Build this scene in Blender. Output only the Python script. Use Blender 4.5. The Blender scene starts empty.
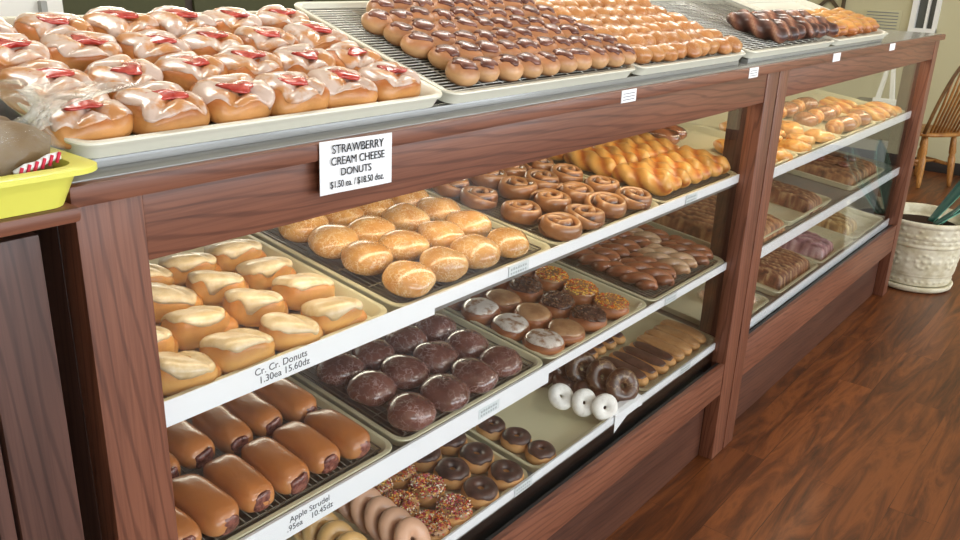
import bpy, math, random
import numpy as np
from mathutils import Matrix, Vector, noise
random.seed(7)
SC = bpy.context.scene
COL = SC.collection
PI = math.pi
R_ = math.radians
ORD = ['zeroth', 'first', 'second', 'third', 'fourth', 'fifth', 'sixth', 'seventh', 'eighth', 'ninth', 'tenth', 'eleventh', 'twelfth']

# ------------------------------------------------------------------ materials
MATS = {}
def lin(c):
    return tuple((x / 12.92 if x <= .04045 else ((x + .055) / 1.055) ** 2.4) for x in c)
def hx(r, g, b):
    return lin((r / 255, g / 255, b / 255)) + (1,)
class NT:
    def __init__(s, name):
        s.m = bpy.data.materials.new(name); s.m.use_nodes = True
        s.t = s.m.node_tree; s.n = s.t.nodes; s.l = s.t.links
        s.b = s.n['Principled BSDF']; s.out = s.n['Material Output']
    def add(s, typ, **kw):
        x = s.n.new(typ)
        for k, v in kw.items():
            if k.startswith('i_'):
                x.inputs[k[2:]].default_value = v
            else:
                setattr(x, k, v)
        return x
    def ln(s, a, b): s.l.new(a, b)
    def ramp(s, fac, stops):
        r = s.n.new('ShaderNodeValToRGB')
        e = r.color_ramp.elements
        while len(e) < len(stops): e.new(.5)
        for k, (p, c) in enumerate(stops):
            e[k].position = p; e[k].color = c
        s.ln(fac, r.inputs[0]); return r.outputs[0]
    def mix(s, fac, a, b, mode='MIX'):
        x = s.n.new('ShaderNodeMix'); x.data_type = 'RGBA'; x.blend_type = mode
        for k, v in ((0, fac), (6, a), (7, b)):
            if isinstance(v, (int, float)): x.inputs[k].default_value = v
            elif isinstance(v, tuple): x.inputs[k].default_value = v
            else: s.ln(v, x.inputs[k])
        return x.outputs[2]
    def noise(s, scale, detail=3, rough=.55, vec=None):
        x = s.n.new('ShaderNodeTexNoise'); x.inputs['Scale'].default_value = scale
        x.inputs['Detail'].default_value = detail; x.inputs['Roughness'].default_value = rough
        if vec is not None: s.ln(vec, x.inputs['Vector'])
        return x.outputs[0]
    def coord(s, which='Object'):
        if not hasattr(s, 'tc'): s.tc = s.n.new('ShaderNodeTexCoord')
        return s.tc.outputs[which]
    def bump(s, h, strength=.3, dist=.002):
        x = s.n.new('ShaderNodeBump'); x.inputs['Strength'].default_value = strength
        x.inputs['Distance'].default_value = dist
        s.ln(h, x.inputs['Height']); s.ln(x.outputs[0], s.b.inputs['Normal'])
    def shift(s):                       # object-random offset of the texture
        o = s.n.new('ShaderNodeObjectInfo')
        v = s.n.new('ShaderNodeVectorMath'); v.operation = 'ADD'
        k = s.n.new('ShaderNodeVectorMath'); k.operation = 'SCALE'; k.inputs[3].default_value = 7.3
        c = s.n.new('ShaderNodeCombineXYZ')
        for i in range(3): s.ln(o.outputs['Random'], c.inputs[i])
        s.ln(c.outputs[0], k.inputs[0]); s.ln(k.outputs[0], v.inputs[0]); s.ln(s.coord('Object'), v.inputs[1])
        s.rand = o.outputs['Random']
        return v.outputs[0]
    def vary(s, col, amt=.18):
        mr = s.n.new('ShaderNodeMapRange'); mr.inputs[3].default_value = 1 - amt; mr.inputs[4].default_value = 1 + amt
        s.ln(s.rand, mr.inputs[0])
        h = s.n.new('ShaderNodeHueSaturation'); s.ln(mr.outputs[0], h.inputs['Value']); s.ln(col, h.inputs['Color'])
        return h.outputs[0]
    def base(s, col, rough=.5, spec=.5, coat=0, metal=0, sss=0):
        if isinstance(col, tuple): s.b.inputs['Base Color'].default_value = col
        else: s.ln(col, s.b.inputs['Base Color'])
        s.b.inputs['Roughness'].default_value = rough
        s.b.inputs['Specular IOR Level'].default_value = spec
        s.b.inputs['Coat Weight'].default_value = coat
        s.b.inputs['Coat Roughness'].default_value = .12
        s.b.inputs['Metallic'].default_value = metal
        return s.m

def plain(name, col, rough=.5, spec=.5, coat=0, metal=0):
    if name not in MATS: MATS[name] = NT(name).base(col, rough, spec, coat, metal)
    return MATS[name]

def dough(name, top, side, low=None, rough=.45, coat=.25, nscale=45, namt=.5, bump=.25, sp=(.12, .3, .55, .8), coatr=.15):
    """fried dough: browned top and bottom, paler belt, mottled"""
    n = NT(name)
    v = n.shift()
    sep = n.add('ShaderNodeSeparateXYZ'); n.ln(n.coord('Generated'), sep.inputs[0])
    ns = n.noise(nscale, 4, .6, v)
    ad = n.add('ShaderNodeMath', operation='MULTIPLY_ADD'); n.ln(ns, ad.inputs[0]); ad.inputs[1].default_value = .3; 
    n.ln(sep.outputs[2], ad.inputs[2])
    sb = n.add('ShaderNodeMath', operation='SUBTRACT'); n.ln(ad.outputs[0], sb.inputs[0]); sb.inputs[1].default_value = .15
    c = n.ramp(sb.outputs[0], [(sp[0], low or top), (sp[1], side), (sp[2], side), (sp[3], top)])
    n2 = n.noise(nscale * .4, 3, .5, v)
    dk = n.ramp(n2, [(.3, (1 - namt, 1 - namt, 1 - namt, 1)), (.65, (1, 1, 1, 1))])
    c = n.mix(1.0, c, dk, 'MULTIPLY')
    c = n.vary(c, .1)
    n.bump(n.noise(nscale * 1.6, 4, .6, v), bump, .0025)
    m = n.base(c, rough, .45, coat)
    n.b.inputs['Coat Roughness'].default_value = coatr
    MATS[name] = m
    return m

def icing(name, a, b, nscale=40, rough=.25, coat=.5, bump=.2, lo=.4, hi=.6):
    n = NT(name); v = n.shift()
    c = n.ramp(n.noise(nscale, 4, .55, v), [(lo, a), (hi, b)])
    c = n.vary(c, .06)
    n.bump(n.noise(nscale * 1.4, 3, .5, v), bump, .003)
    MATS[name] = n.base(c, rough, .5, coat); return MATS[name]

def crackle(name, base_a, base_b, glaze, nscale=60, lo=.5, hi=.62, rough=.22, coat=.8):
    """dough or chocolate coated with a thin sugar glaze that has dried in wrinkles"""
    n = NT(name); v = n.shift()
    b = n.ramp(n.noise(22, 3, .5, v), [(.35, base_a), (.65, base_b)])
    vo = n.add('ShaderNodeTexVoronoi', feature='DISTANCE_TO_EDGE'); vo.inputs['Scale'].default_value = nscale
    w = n.noise(nscale, 3, .6, v)
    vv = n.add('ShaderNodeVectorMath', operation='MULTIPLY_ADD'); n.ln(n.n[w.node.name].outputs[1], vv.inputs[0])
    vv.inputs[1].default_value = (.03, .03, .03); n.ln(v, vv.inputs[2]); n.ln(vv.outputs[0], vo.inputs['Vector'])
    edge = n.ramp(vo.outputs[0], [(.0, (1, 1, 1, 1)), (.09, (0, 0, 0, 1))])
    nn = n.ramp(n.noise(nscale * .45, 4, .65, v), [(lo, (0, 0, 0, 1)), (hi, (1, 1, 1, 1))])
    f = n.mix(1.0, edge, nn, 'MULTIPLY')
    c = n.mix(f, b, glaze)
    c = n.vary(c, .1)
    n.bump(f, .25, .002)
    MATS[name] = n.base(c, rough, .5, coat); return MATS[name]

def toned(name, stops, rough=.4, coat=.4, nscale=60, namt=.35, bump=.2):
    """colour follows the painted strand / groove attribute of the pastry itself"""
    n = NT(name); v = n.shift()
    at = n.add('ShaderNodeAttribute', attribute_name='tone')
    ad = n.add('ShaderNodeMath', operation='MULTIPLY_ADD'); n.ln(n.noise(nscale, 3, .6, v), ad.inputs[0])
    ad.inputs[1].default_value = .3
    sb = n.add('ShaderNodeMath', operation='SUBTRACT'); n.ln(at.outputs['Fac'], sb.inputs[0]); sb.inputs[1].default_value = .15
    n.ln(sb.outputs[0], ad.inputs[2])
    c = n.ramp(ad.outputs[0], stops)
    dk = n.ramp(n.noise(nscale * .35, 3, .5, v), [(.3, (1 - namt,) * 3 + (1,)), (.65, (1, 1, 1, 1))])
    c = n.vary(n.mix(1.0, c, dk, 'MULTIPLY'), .1)
    n.bump(n.noise(nscale * 1.2, 3, .6, v), bump, .002)
    MATS[name] = n.base(c, rough, .5, coat); return MATS[name]

def wood(name, dark, light, axis=0, sc=1.0, rough=.45, coat=.1):
    n = NT(name)
    def mapped(along, across):
        mp = n.add('ShaderNodeMapping'); s = [across * sc] * 3; s[axis] = along * sc
        mp.inputs['Scale'].default_value = s; n.ln(n.coord('Object'), mp.inputs[0]); return mp.outputs[0]
    w = n.add('ShaderNodeTexWave', wave_type='BANDS', bands_direction='DIAGONAL')
    w.inputs['Scale'].default_value = 2.6; w.inputs['Distortion'].default_value = 7; w.inputs['Detail'].default_value = 2
    w.inputs['Detail Scale'].default_value = .8
    n.ln(mapped(1.1, 14), w.inputs['Vector'])
    broad = n.noise(1.0, 4, .55, mapped(.9, 9))
    fine = n.noise(1.0, 3, .6, mapped(4.5, 210))
    c = n.ramp(broad, [(.3, dark), (.68, light)])
    g = n.ramp(w.outputs['Fac'], [(.02, (.62, .58, .57, 1)), (.22, (1, 1, 1, 1))])
    fr = n.ramp(fine, [(.34, (.68, .64, .63, 1)), (.56, (1, 1, 1, 1))])
    c = n.mix(.9, c, g, 'MULTIPLY'); c = n.mix(.8, c, fr, 'MULTIPLY')
    n.bump(fine, .12, .001)
    MATS[name] = n.base(c, rough, .4, coat); return MATS[name]

# golden and brown doughs
dough('dough_gold', hx(184, 108, 50), hx(214, 152, 88), hx(176, 100, 44), namt=.25)
dough('dough_yellow', hx(200, 132, 62), hx(224, 168, 94), hx(196, 124, 54), namt=.25, nscale=35)
dough('dough_bun', hx(190, 130, 88), hx(216, 170, 122), hx(176, 114, 70), namt=.25, coat=.25, coatr=.3)
dough('dough_roll', hx(192, 118, 62), hx(208, 140, 82), hx(214, 162, 104), namt=.2, coat=.8, rough=.35, nscale=40, bump=.3, coatr=.22)
dough('dough_cake', hx(200, 142, 82), hx(222, 172, 112), hx(190, 132, 72), namt=.2, coat=.05, rough=.6)
dough('dough_pink', hx(216, 168, 138), hx(226, 184, 156), hx(208, 156, 120), namt=.12, coat=.3, rough=.4)
dough('dough_cream', hx(226, 180, 116), hx(236, 202, 146), hx(214, 164, 100), namt=.12, coat=.4, rough=.35)
dough('dough_brown', hx(148, 84, 44), hx(178, 112, 66), hx(140, 80, 40), namt=.3)
dough('dough_choc', hx(72, 40, 26), hx(92, 54, 34), hx(64, 36, 24), namt=.3, rough=.5)
icing('glaze_white', hx(196, 136, 84), hx(208, 184, 170), 30, .26, .4, lo=.40, hi=.53)
icing('glaze_cream', hx(204, 178, 134), hx(224, 204, 170), 40, .3, .4, bump=.5)
icing('glaze_pastel', hx(160, 124, 98), hx(224, 214, 206), 44, .18, .8, bump=.4, lo=.36, hi=.52)
icing('glaze_tan', hx(150, 108, 74), hx(176, 134, 96), 30, .25, .5)
icing('glaze_maple', hx(168, 122, 78), hx(188, 144, 98), 30, .35, .3)
icing('chocolate', hx(52, 26, 20), hx(76, 42, 34), 30, .22, .6)
icing('chocolate_matt', hx(62, 40, 34), hx(90, 62, 54), 36, .4, .25)
icing('chocolate_milk', hx(92, 50, 40), hx(130, 82, 68), 50, .36, .3)
icing('jelly', hx(160, 34, 30), hx(196, 78, 66), 70, .2, .5)
icing('fruit_filling', hx(92, 40, 34), hx(150, 92, 78), 120, .3, .5, bump=.6)
icing('powdered_sugar', hx(232, 228, 222), hx(250, 248, 244), 80, .85, 0, bump=.3, lo=.3, hi=.5)
icing('cinnamon', hx(92, 46, 22), hx(128, 72, 36), 80, .35, .5)
crackle('glazed_gold', hx(186, 128, 66), hx(210, 160, 94), hx(236, 214, 174), 90, .38, .6)
crackle('glazed_small', hx(182, 116, 62), hx(202, 144, 88), hx(228, 192, 146), 120, .45, .7, .32, .35)
crackle('glazed_dark', hx(92, 54, 46), hx(120, 76, 66), hx(172, 142, 138), 70, .40, .62)
crackle('glazed_oldfashioned', hx(62, 36, 24), hx(92, 58, 40), hx(176, 146, 108), 60, .4, .6, .3, .5)
crackle('glazed_caramel', hx(140, 86, 52), hx(172, 114, 72), hx(220, 190, 160), 70, .46, .62)
toned('twist_gold', [(.0, hx(186, 96, 38)), (.22, hx(214, 140, 60)), (.6, hx(226, 164, 82)), (1, hx(230, 176, 98))])
toned('twist_choc', [(.1, hx(84, 44, 26)), (.45, hx(142, 82, 52)), (.8, hx(176, 112, 76))], .28, .7)
toned('twist_pale', [(.1, hx(140, 92, 60)), (.45, hx(190, 146, 108)), (.8, hx(214, 178, 142))], .28, .7)
toned('tiger', [(.1, hx(70, 36, 28)), (.6, hx(110, 62, 46)), (.85, hx(150, 98, 76)), (1, hx(190, 140, 112))], .45, .3)
toned('croissant_gold', [(.1, hx(142, 76, 30)), (.45, hx(192, 116, 52)), (.8, hx(222, 162, 90))], .4, .3)
toned('rolled', [(.1, hx(74, 38, 20)), (.45, hx(136, 84, 48)), (.75, hx(166, 112, 70)), (1, hx(192, 142, 96))], .3, .6, bump=.2)
toned('streusel', [(.1, hx(70, 38, 28)), (.5, hx(118, 74, 54)), (.9, hx(184, 140, 104))], .6, .1, 90, .45, .6)
toned('streusel_light', [(.1, hx(92, 52, 36)), (.45, hx(150, 98, 66)), (.85, hx(206, 160, 112))], .55, .15, 70, .3, .5)
toned('drizzle_choc', [(.15, hx(78, 40, 34)), (.5, hx(140, 86, 62)), (.9, hx(220, 186, 140))], .5, .2, 60, .3, .4)
toned('drizzle_purple', [(.15, hx(120, 78, 88)), (.5, hx(170, 122, 132)), (.9, hx(216, 182, 186))], .45, .3, 60, .3, .4)
toned('drizzle_gold', [(.15, hx(120, 86, 48)), (.5, hx(176, 140, 86)), (.9, hx(226, 204, 150))], .5, .2, 60, .3, .4)
# building materials
W_DK, W_LT = hx(106, 62, 45), hx(136, 86, 64)
wood('wood_x', W_DK, W_LT, 0)
wood('wood_z', W_DK, W_LT, 2)
wood('wood_dark', hx(66, 43, 35), hx(90, 60, 48), 2)
wood('wood_panel', hx(72, 46, 38), hx(96, 64, 54), 2)
wood('wood_panel_x', hx(78, 47, 36), hx(104, 66, 50), 0)
wood('oak', hx(150, 96, 44), hx(196, 140, 74), 2, 2)
wood('oak_dark', hx(92, 64, 36), hx(136, 98, 58), 2, 2)
plain('pan_white', hx(226, 224, 208), .35, .5, .2)
plain('pan_cream', hx(206, 200, 168), .35, .5, .2)
plain('wire', hx(206, 204, 196), .28, .6, 0, .6)
plain('wire_dull', hx(124, 116, 102), .4, .5, 0, .5)
plain('pan_dark', hx(92, 84, 70), .45, .5, .2)
plain('strip_white', hx(244, 247, 252), .3, .5, .3)
plain('shelf_metal', hx(150, 150, 146), .4, .5, 0, .5)
plain('counter_grey', hx(142, 142, 140), .25, .6, .4)
plain('black', hx(30, 26, 25), .5)
plain('label_film', hx(222, 230, 234), .3, .5, .3)
plain('print_grey', hx(176, 184, 188), .6)
plain('paper', hx(240, 242, 246), .7, .3)
plain('ink', hx(40, 42, 48), .8, .2)
plain('ink_grey', hx(96, 98, 104), .8, .2)
plain('yellow_plastic', hx(228, 226, 100), .35, .5, .2)
plain('wall_paint', hx(198, 192, 158), .85, .2)
plain('ceiling_paint', hx(225, 222, 210), .9, .2)
plain('white_paint', hx(236, 236, 232), .45, .5)
plain('dark_glass', hx(84, 86, 82), .12, .6)
plain('teal_leaf', hx(22, 74, 68), .35, .5, .3)
plain('leaf_edge', hx(120, 190, 170), .35, .5, .3)
plain('cake_olive', hx(124, 100, 70), .6, .3)
plain('soil', hx(50, 36, 28), .95, .1)
plain('baseboard', hx(46, 38, 34), .6)
plain('lattice_brown', hx(84, 70, 48), .6)
plain('red_stripe', hx(206, 40, 70), .5)
plain('grey_plastic', hx(120, 124, 128), .4)
plain('dark_brown', hx(58, 46, 38), .6)
plain('olive', hx(70, 72, 44), .7)

def mk_pot():
    n = NT('pot_ceramic')
    mottle = n.noise(18, 4, .6, n.coord('Object'))  # random mottling of the cream ceramic
    c = n.ramp(mottle, [(.35, hx(196, 186, 156)), (.6, hx(224, 218, 196))])
    n.bump(n.noise(70, 3, .5, n.coord('Object')), .15, .003)
    MATS['pot'] = n.base(c, .55, .4, .1)
mk_pot()
def mk_glass(name, tint, f0):
    m = bpy.data.materials.new(name); m.use_nodes = True
    t = m.node_tree; n = t.nodes; n.remove(n['Principled BSDF'])
    tr = n.new('ShaderNodeBsdfTransparent'); tr.inputs[0].default_value = tint
    gl = n.new('ShaderNodeBsdfGlossy'); gl.inputs['Roughness'].default_value = 0.0
    lw = n.new('ShaderNodeLayerWeight'); lw.inputs[0].default_value = .5
    pw = n.new('ShaderNodeMath'); pw.operation = 'POWER'; pw.inputs[1].default_value = 5; t.links.new(lw.outputs['Facing'], pw.inputs[0])
    fr = n.new('ShaderNodeMath'); fr.operation = 'MULTIPLY_ADD'; fr.inputs[1].default_value = .8; fr.inputs[2].default_value = f0; t.links.new(pw.outputs[0], fr.inputs[0])
    mx = n.new('ShaderNodeMixShader')
    t.links.new(fr.outputs[0], mx.inputs[0]); t.links.new(tr.outputs[0], mx.inputs[1]); t.links.new(gl.outputs[0], mx.inputs[2])
    t.links.new(mx.outputs[0], n['Material Output'].inputs[0]); MATS[name] = m
mk_glass('glass', (.985, .99, .985, 1), .04)
def mk_cello():
    m = bpy.data.materials.new('cellophane'); m.use_nodes = True
    t = m.node_tree; n = t.nodes; b = n['Principled BSDF']
    b.inputs['Base Color'].default_value = hx(226, 224, 214); b.inputs['Roughness'].default_value = .12
    b.inputs['Coat Weight'].default_value = .6
    nz = n.new('ShaderNodeTexNoise'); nz.inputs['Scale'].default_value = 26; nz.inputs['Detail'].default_value = 5
    tc = n.new('ShaderNodeTexCoord'); t.links.new(tc.outputs['Object'], nz.inputs['Vector'])
    bp = n.new('ShaderNodeBump'); bp.inputs['Strength'].default_value = .8; bp.inputs['Distance'].default_value = .02
    t.links.new(nz.outputs[0], bp.inputs['Height']); t.links.new(bp.outputs[0], b.inputs['Normal'])
    tr = n.new('ShaderNodeBsdfTransparent'); mx = n.new('ShaderNodeMixShader')
    rp = n.new('ShaderNodeMapRange'); rp.inputs[1].default_value = .4; rp.inputs[2].default_value = .7
    rp.inputs[3].default_value = .03; rp.inputs[4].default_value = .26
    t.links.new(nz.outputs[0], rp.inputs[0]); t.links.new(rp.outputs[0], mx.inputs[0])
    t.links.new(tr.outputs[0], mx.inputs[1]); t.links.new(b.outputs[0], mx.inputs[2])
    t.links.new(mx.outputs[0], n['Material Output'].inputs[0]); MATS['cellophane'] = m
mk_cello()
MATS['cellophane_bunched'] = MATS['cellophane'].copy()
for n_ in MATS['cellophane_bunched'].node_tree.nodes:
    if n_.bl_idname == 'ShaderNodeMapRange': n_.inputs[3].default_value = .22; n_.inputs[4].default_value = .62
def mk_floor():
    n = NT('floor_wood')
    co = n.coord('Object')
    br = n.add('ShaderNodeTexBrick'); br.offset = .37
    br.inputs['Scale'].default_value = 1; br.inputs['Mortar Size'].default_value = .0015
    br.inputs['Brick Width'].default_value = 1.2; br.inputs['Row Height'].default_value = .125
    br.inputs['Color1'].default_value = (.35, .35, .35, 1); br.inputs['Color2'].default_value = (.65, .65, .65, 1)
    br.inputs['Mortar'].default_value = (.28, .28, .28, 1)
    n.ln(co, br.inputs['Vector'])
    mp = n.add('ShaderNodeMapping'); mp.inputs['Scale'].default_value = (1.6, 12, 1); n.ln(co, mp.inputs[0])
    off = n.add('ShaderNodeVectorMath', operation='MULTIPLY_ADD'); n.ln(br.outputs[0], off.inputs[0]); off.inputs[1].default_value = (9, 9, 9); n.ln(mp.outputs[0], off.inputs[2])
    n1 = n.noise(1.0, 6, .65, off.outputs[0])
    n1.node.inputs['Distortion'].default_value = 1.6
    c = n.ramp(n1, [(.32, hx(60, 31, 15)), (.48, hx(102, 56, 27)), (.6, hx(130, 74, 36)), (.74, hx(80, 42, 20))])
    tint = n.ramp(br.outputs[0], [(.25, (.72, .7, .7, 1)), (.7, (1.12, 1.1, 1.05, 1))])
    c = n.mix(1.0, c, tint, 'MULTIPLY')
    n.bump(n1, .08, .002)
    MATS['floor'] = n.base(c, .42, .4, .08)
mk_floor()
def mk_rainbow(name, cols):
    n = NT(name)
    at = n.add('ShaderNodeAttribute', attribute_name='tone')
    r = n.ramp(at.outputs['Fac'], [(k / len(cols), c) for k, c in enumerate(cols)])
    r.node.color_ramp.interpolation = 'CONSTANT'
    MATS[name] = n.base(r, .4, .5, .2)
mk_rainbow('sprinkle_mix', [hx(206, 60, 50), hx(240, 232, 214), hx(120, 60, 30), hx(236, 160, 60), hx(170, 34, 50), hx(240, 210, 120), hx(206, 84, 110), hx(90, 44, 30)])
mk_rainbow('sprinkle_orange', [hx(226, 140, 30), hx(236, 176, 60), hx(170, 70, 20), hx(240, 200, 90), hx(206, 60, 30), hx(230, 150, 40)])
mk_rainbow('sprinkle_nut', [hx(84, 52, 36), hx(112, 74, 52), hx(140, 104, 76), hx(66, 42, 30)])
def mk_emit(name, col, st):
    m = bpy.data.materials.new(name); m.use_nodes = True
    b = m.node_tree.nodes['Principled BSDF']
    b.inputs['Base Color'].default_value = (1, 1, 1, 1)
    b.inputs['Emission Color'].default_value = col; b.inputs['Emission Strength'].default_value = st
    MATS[name] = m
mk_emit('tube_glow', (1, .86, .62, 1), 6)
mk_emit('panel_glow', (1, .96, .88, 1), 5)

# ------------------------------------------------------------------ mesh helpers
class MB:
    def __init__(s): s.v = []; s.f = []; s.tone = []; s.sharp = False
    def add(s, V, F, tone=None):
        o = len(s.v); s.v += [tuple(map(float, p)) for p in V]; s.f += [tuple(i + o for i in f) for f in F]
        s.tone += list(tone) if tone is not None else [.5] * len(V)
        return s
    def box(s, x0, x1, y0, y1, z0, z1):
        V = [(x, y, z) for x in (x0, x1) for y in (y0, y1) for z in (z0, z1)]
        return s.add(V, [(0, 1, 3, 2), (4, 6, 7, 5), (0, 4, 5, 1), (2, 3, 7, 6), (0, 2, 6, 4), (1, 5, 7, 3)])
    def grid(s, P, wrap=True, cap0=True, cap1=True, tone=None):
        """P: list of rings, each a list of points"""
        n = len(P[0]); V = [p for r in P for p in r]; F = []
        for i in range(len(P) - 1):
            for j in range(n if wrap else n - 1):
                k = (j + 1) % n
                F.append((i * n + j, (i + 1) * n + j, (i + 1) * n + k, i * n + k))
        if cap0: F.append(tuple(range(n)))
        if cap1: F.append(tuple(reversed(range((len(P) - 1) * n, len(P) * n))))
        return s.add(V, F, [t for r in tone for t in r] if tone is not None else None)
    def tube(s, pts, rad, n=8, flat=1.0, closed=False, tone=None):
        pts = [Vector(p) for p in pts]; P = []; m = len(pts)
        if not hasattr(rad, '__len__'): rad = [rad] * m
        up = Vector((0, 0, 1))
        for i, p in enumerate(pts):
            if closed: d = pts[(i + 1) % m] - pts[i - 1]
            else: d = pts[min(i + 1, m - 1)] - pts[max(i - 1, 0)]
            d.normalize()
            a = d.cross(up)
            if a.length < .05: a = d.cross(Vector((0, 1, 0)))
            a.normalize(); b = a.cross(d)
            P.append([p + a * (math.cos(t) * rad[i]) + b * (math.sin(t) * rad[i] * flat) for t in [2 * PI * k / n for k in range(n)]])
        if closed: P.append(P[0]); return s.grid(P, True, False, False)
        return s.grid(P, True, True, True, tone)
    def lathe(s, prof, n=32, cx=0, cy=0):
        return s.grid([[(cx + r * math.cos(2 * PI * k / n), cy + r * math.sin(2 * PI * k / n), z) for k in range(n)] for r, z in prof], True, True, True)
    def build(s, name, mat, parent=None, smooth=True, bevel=0, loc=None, off=None):
        me = bpy.data.meshes.new(name)
        V = s.v if off is None else [(a - off[0], b - off[1], c - off[2]) for a, b, c in s.v]
        me.from_pydata(V, [], s.f); me.update()
        import bmesh
        bm = bmesh.new(); bm.from_mesh(me); bmesh.ops.recalc_face_normals(bm, faces=bm.faces)
        if bevel:
            bmesh.ops.bevel(bm, geom=[e for e in bm.edges], offset=bevel, segments=2, affect='EDGES', profile=.6)
        bm.to_mesh(me); bm.free()
        if smooth: me.polygons.foreach_set('use_smooth', [True] * len(me.polygons))
        if not bevel and s.tone and len(s.tone) == len(me.vertices):
            a = me.color_attributes.new('tone', 'FLOAT_COLOR', 'POINT')
            a.data.foreach_set('color', np.array([(t, t, t, 1) for t in s.tone], 'f').ravel())
        me.materials.append(MATS[mat] if isinstance(mat, str) else mat)
        o = bpy.data.objects.new(name, me); COL.objects.link(o)
        if parent is not None: o.parent = parent
        if loc is not None: o.location = loc
        if bevel: smooth_by_angle(me)
        return o
def smooth_by_angle(me):
    try: me.set_sharp_from_angle(angle=R_(40))
    except Exception: pass

def tag(o, label=None, cat=None, group=None, kind=None):
    if label: o['label'] = label
    if cat: o['category'] = cat
    if group: o['group'] = group
    if kind: o['kind'] = kind
    return o
def empty(name, loc=(0, 0, 0), rz=0):
    o = bpy.data.objects.new(name, None); COL.objects.link(o); o.location = loc; o.rotation_euler.z = rz
    o.empty_display_size = .05; return o
def tree_copy(o, parent=None):
    c = o.copy(); COL.objects.link(c)
    if parent is not None: c.parent = parent
    for ch in o.children: tree_copy(ch, c)
    return c

sg = lambda x, e: math.copysign(abs(x) ** e, x)
def nz(p, s, seed=0.0):
    return noise.noise(Vector((p[0] * s + seed * 3.1, p[1] * s - seed * 1.7, p[2] * s + seed)))
def sup(a, b, h, e1=.85, e2=1.0, amp=.0, ns=30, seed=0, belly=.0):
    def f(th, ph):
        st, ct = math.sin(th), math.cos(th)
        r = sg(st, e1)
        x = a * r * sg(math.cos(ph), e2); y = b * r * sg(math.sin(ph), e2)
        z = h * .5 * (1 + sg(ct, e1))
        if amp:
            d = 1 + amp * nz((x, y, z), ns, seed)
            x *= d; y *= d; z *= 1 + amp * .7 * nz((x, y, z), ns * .8, seed + 5)
        return Vector((x, y, z))
    return f
def blob(mb, fn, nu=22, nv=12, tone=None):
    P = [[fn(PI * (i if 0 < i < nv else (.02 if i == 0 else nv - .02)) / nv, 2 * PI * j / nu) for j in range(nu)] for i in range(nv + 1)]
    T = [[tone(PI * i / nv, 2 * PI * j / nu) for j in range(nu)] for i in range(nv + 1)] if tone else None
    return mb.grid(P, tone=T)
def cap(mb, fn, thm, t=.003, nu=26, nv=8, drop=.0):
    """a shell of icing lying on the surface fn, out to the polar angle thm(phi)"""
    P = []
    c = fn(PI / 2, 0); cz = fn(PI * .5, 0).z
    for i in range(nv + 2):
        ring = []
        for j in range(nu):
            ph = 2 * PI * j / nu; m = thm(ph)
            k = min(i / nv, 1.0); th = max(.03, m * k)
            p = fn(th, ph); e = .01
            n = (fn(th + e, ph) - fn(max(th - e, .001), ph)).cross(fn(th, ph + e) - fn(th, ph - e))
            if n.length > 0: n.normalize()
            if n.dot(p - Vector((0, 0, cz * .6))) < 0: n = -n
            if i <= nv: ring.append(p + n * (t * (1 - .75 * k ** 7)))
            else: ring.append(p - n * .0018)
        P.append(ring)
    return mb.grid(P)
def wav(base, amp, seed, k=2.0):
    return lambda ph: base + amp * nz((math.cos(ph), math.sin(ph), 0), k, seed)
def box_obj(name, x0, x1, y0, y1, z0, z1, mat, parent=None, bevel=.003, org=(0, 0, 0)):
    return MB().box(x0, x1, y0, y1, z0, z1).build(name, mat, parent, smooth=bevel > 0, bevel=bevel, off=org)
def text_mesh(name, body, size, mat, parent, M, sx=1.0, font=None, spacing=1.0):
    cu = bpy.data.curves.new(name, 'FONT'); cu.body = body; cu.size = size; cu.extrude = .0002
    cu.align_x = 'CENTER'; cu.align_y = 'CENTER'; cu.space_character = spacing; cu.offset = 0
    o = bpy.data.objects.new(name, cu); COL.objects.link(o)
    bpy.context.view_layer.update()
    me = bpy.data.meshes.new_from_object(o.evaluated_get(bpy.context.evaluated_depsgraph_get()))
    bpy.data.objects.remove(o)
    me.materials.clear(); me.materials.append(MATS[mat])
    q = bpy.data.objects.new(name, me); COL.objects.link(q); q.parent = parent
    q.matrix_local = M @ Matrix.Diagonal((sx, 1, 1, 1))
    return q

# ------------------------------------------------------------------ pastry prototypes (base at z = 0)
def strawberry(seed):
    mb = MB(); f0 = sup(.0495, .0435, .044, .6, .58, .16, 26, seed)
    def f(th, ph):
        p = f0(th, ph)
        cr = math.exp(-((p.x * .8 + p.y * .6 + .006 * math.sin(seed)) / .006) ** 2)          # pinched folds
        cr2 = math.exp(-((p.x * .6 - p.y * .8 - .012) / .006) ** 2)
        p.z *= 1 - .20 * cr - .16 * cr2; p.y += .12 * p.x
        return p
    blob(mb, f, 30, 16); o = mb.build('strawberry_donut', 'dough_gold')
    ic = MB(); cap(ic, f, wav(1.12, 1.0, seed + 2, 1.5), .0020, 44, 10); ic.build('icing', 'glaze_white', o)
    j = MB(); top = f(.12, .5)
    g = sup(.019 + .004 * random.random(), .0125 + .003 * random.random(), .0075, .8, .8, .9, 60, seed)
    a = random.uniform(-.6, .6)
    blob(j, lambda th, ph: Matrix.Rotation(a, 3, 'Z') @ g(th, ph) + Vector((random.Random(seed).uniform(-.008, .008), random.Random(seed + 1).uniform(-.012, .004), top.z - .0045)), 16, 8)
    j.build('jelly', 'jelly', o)
    return o
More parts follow.
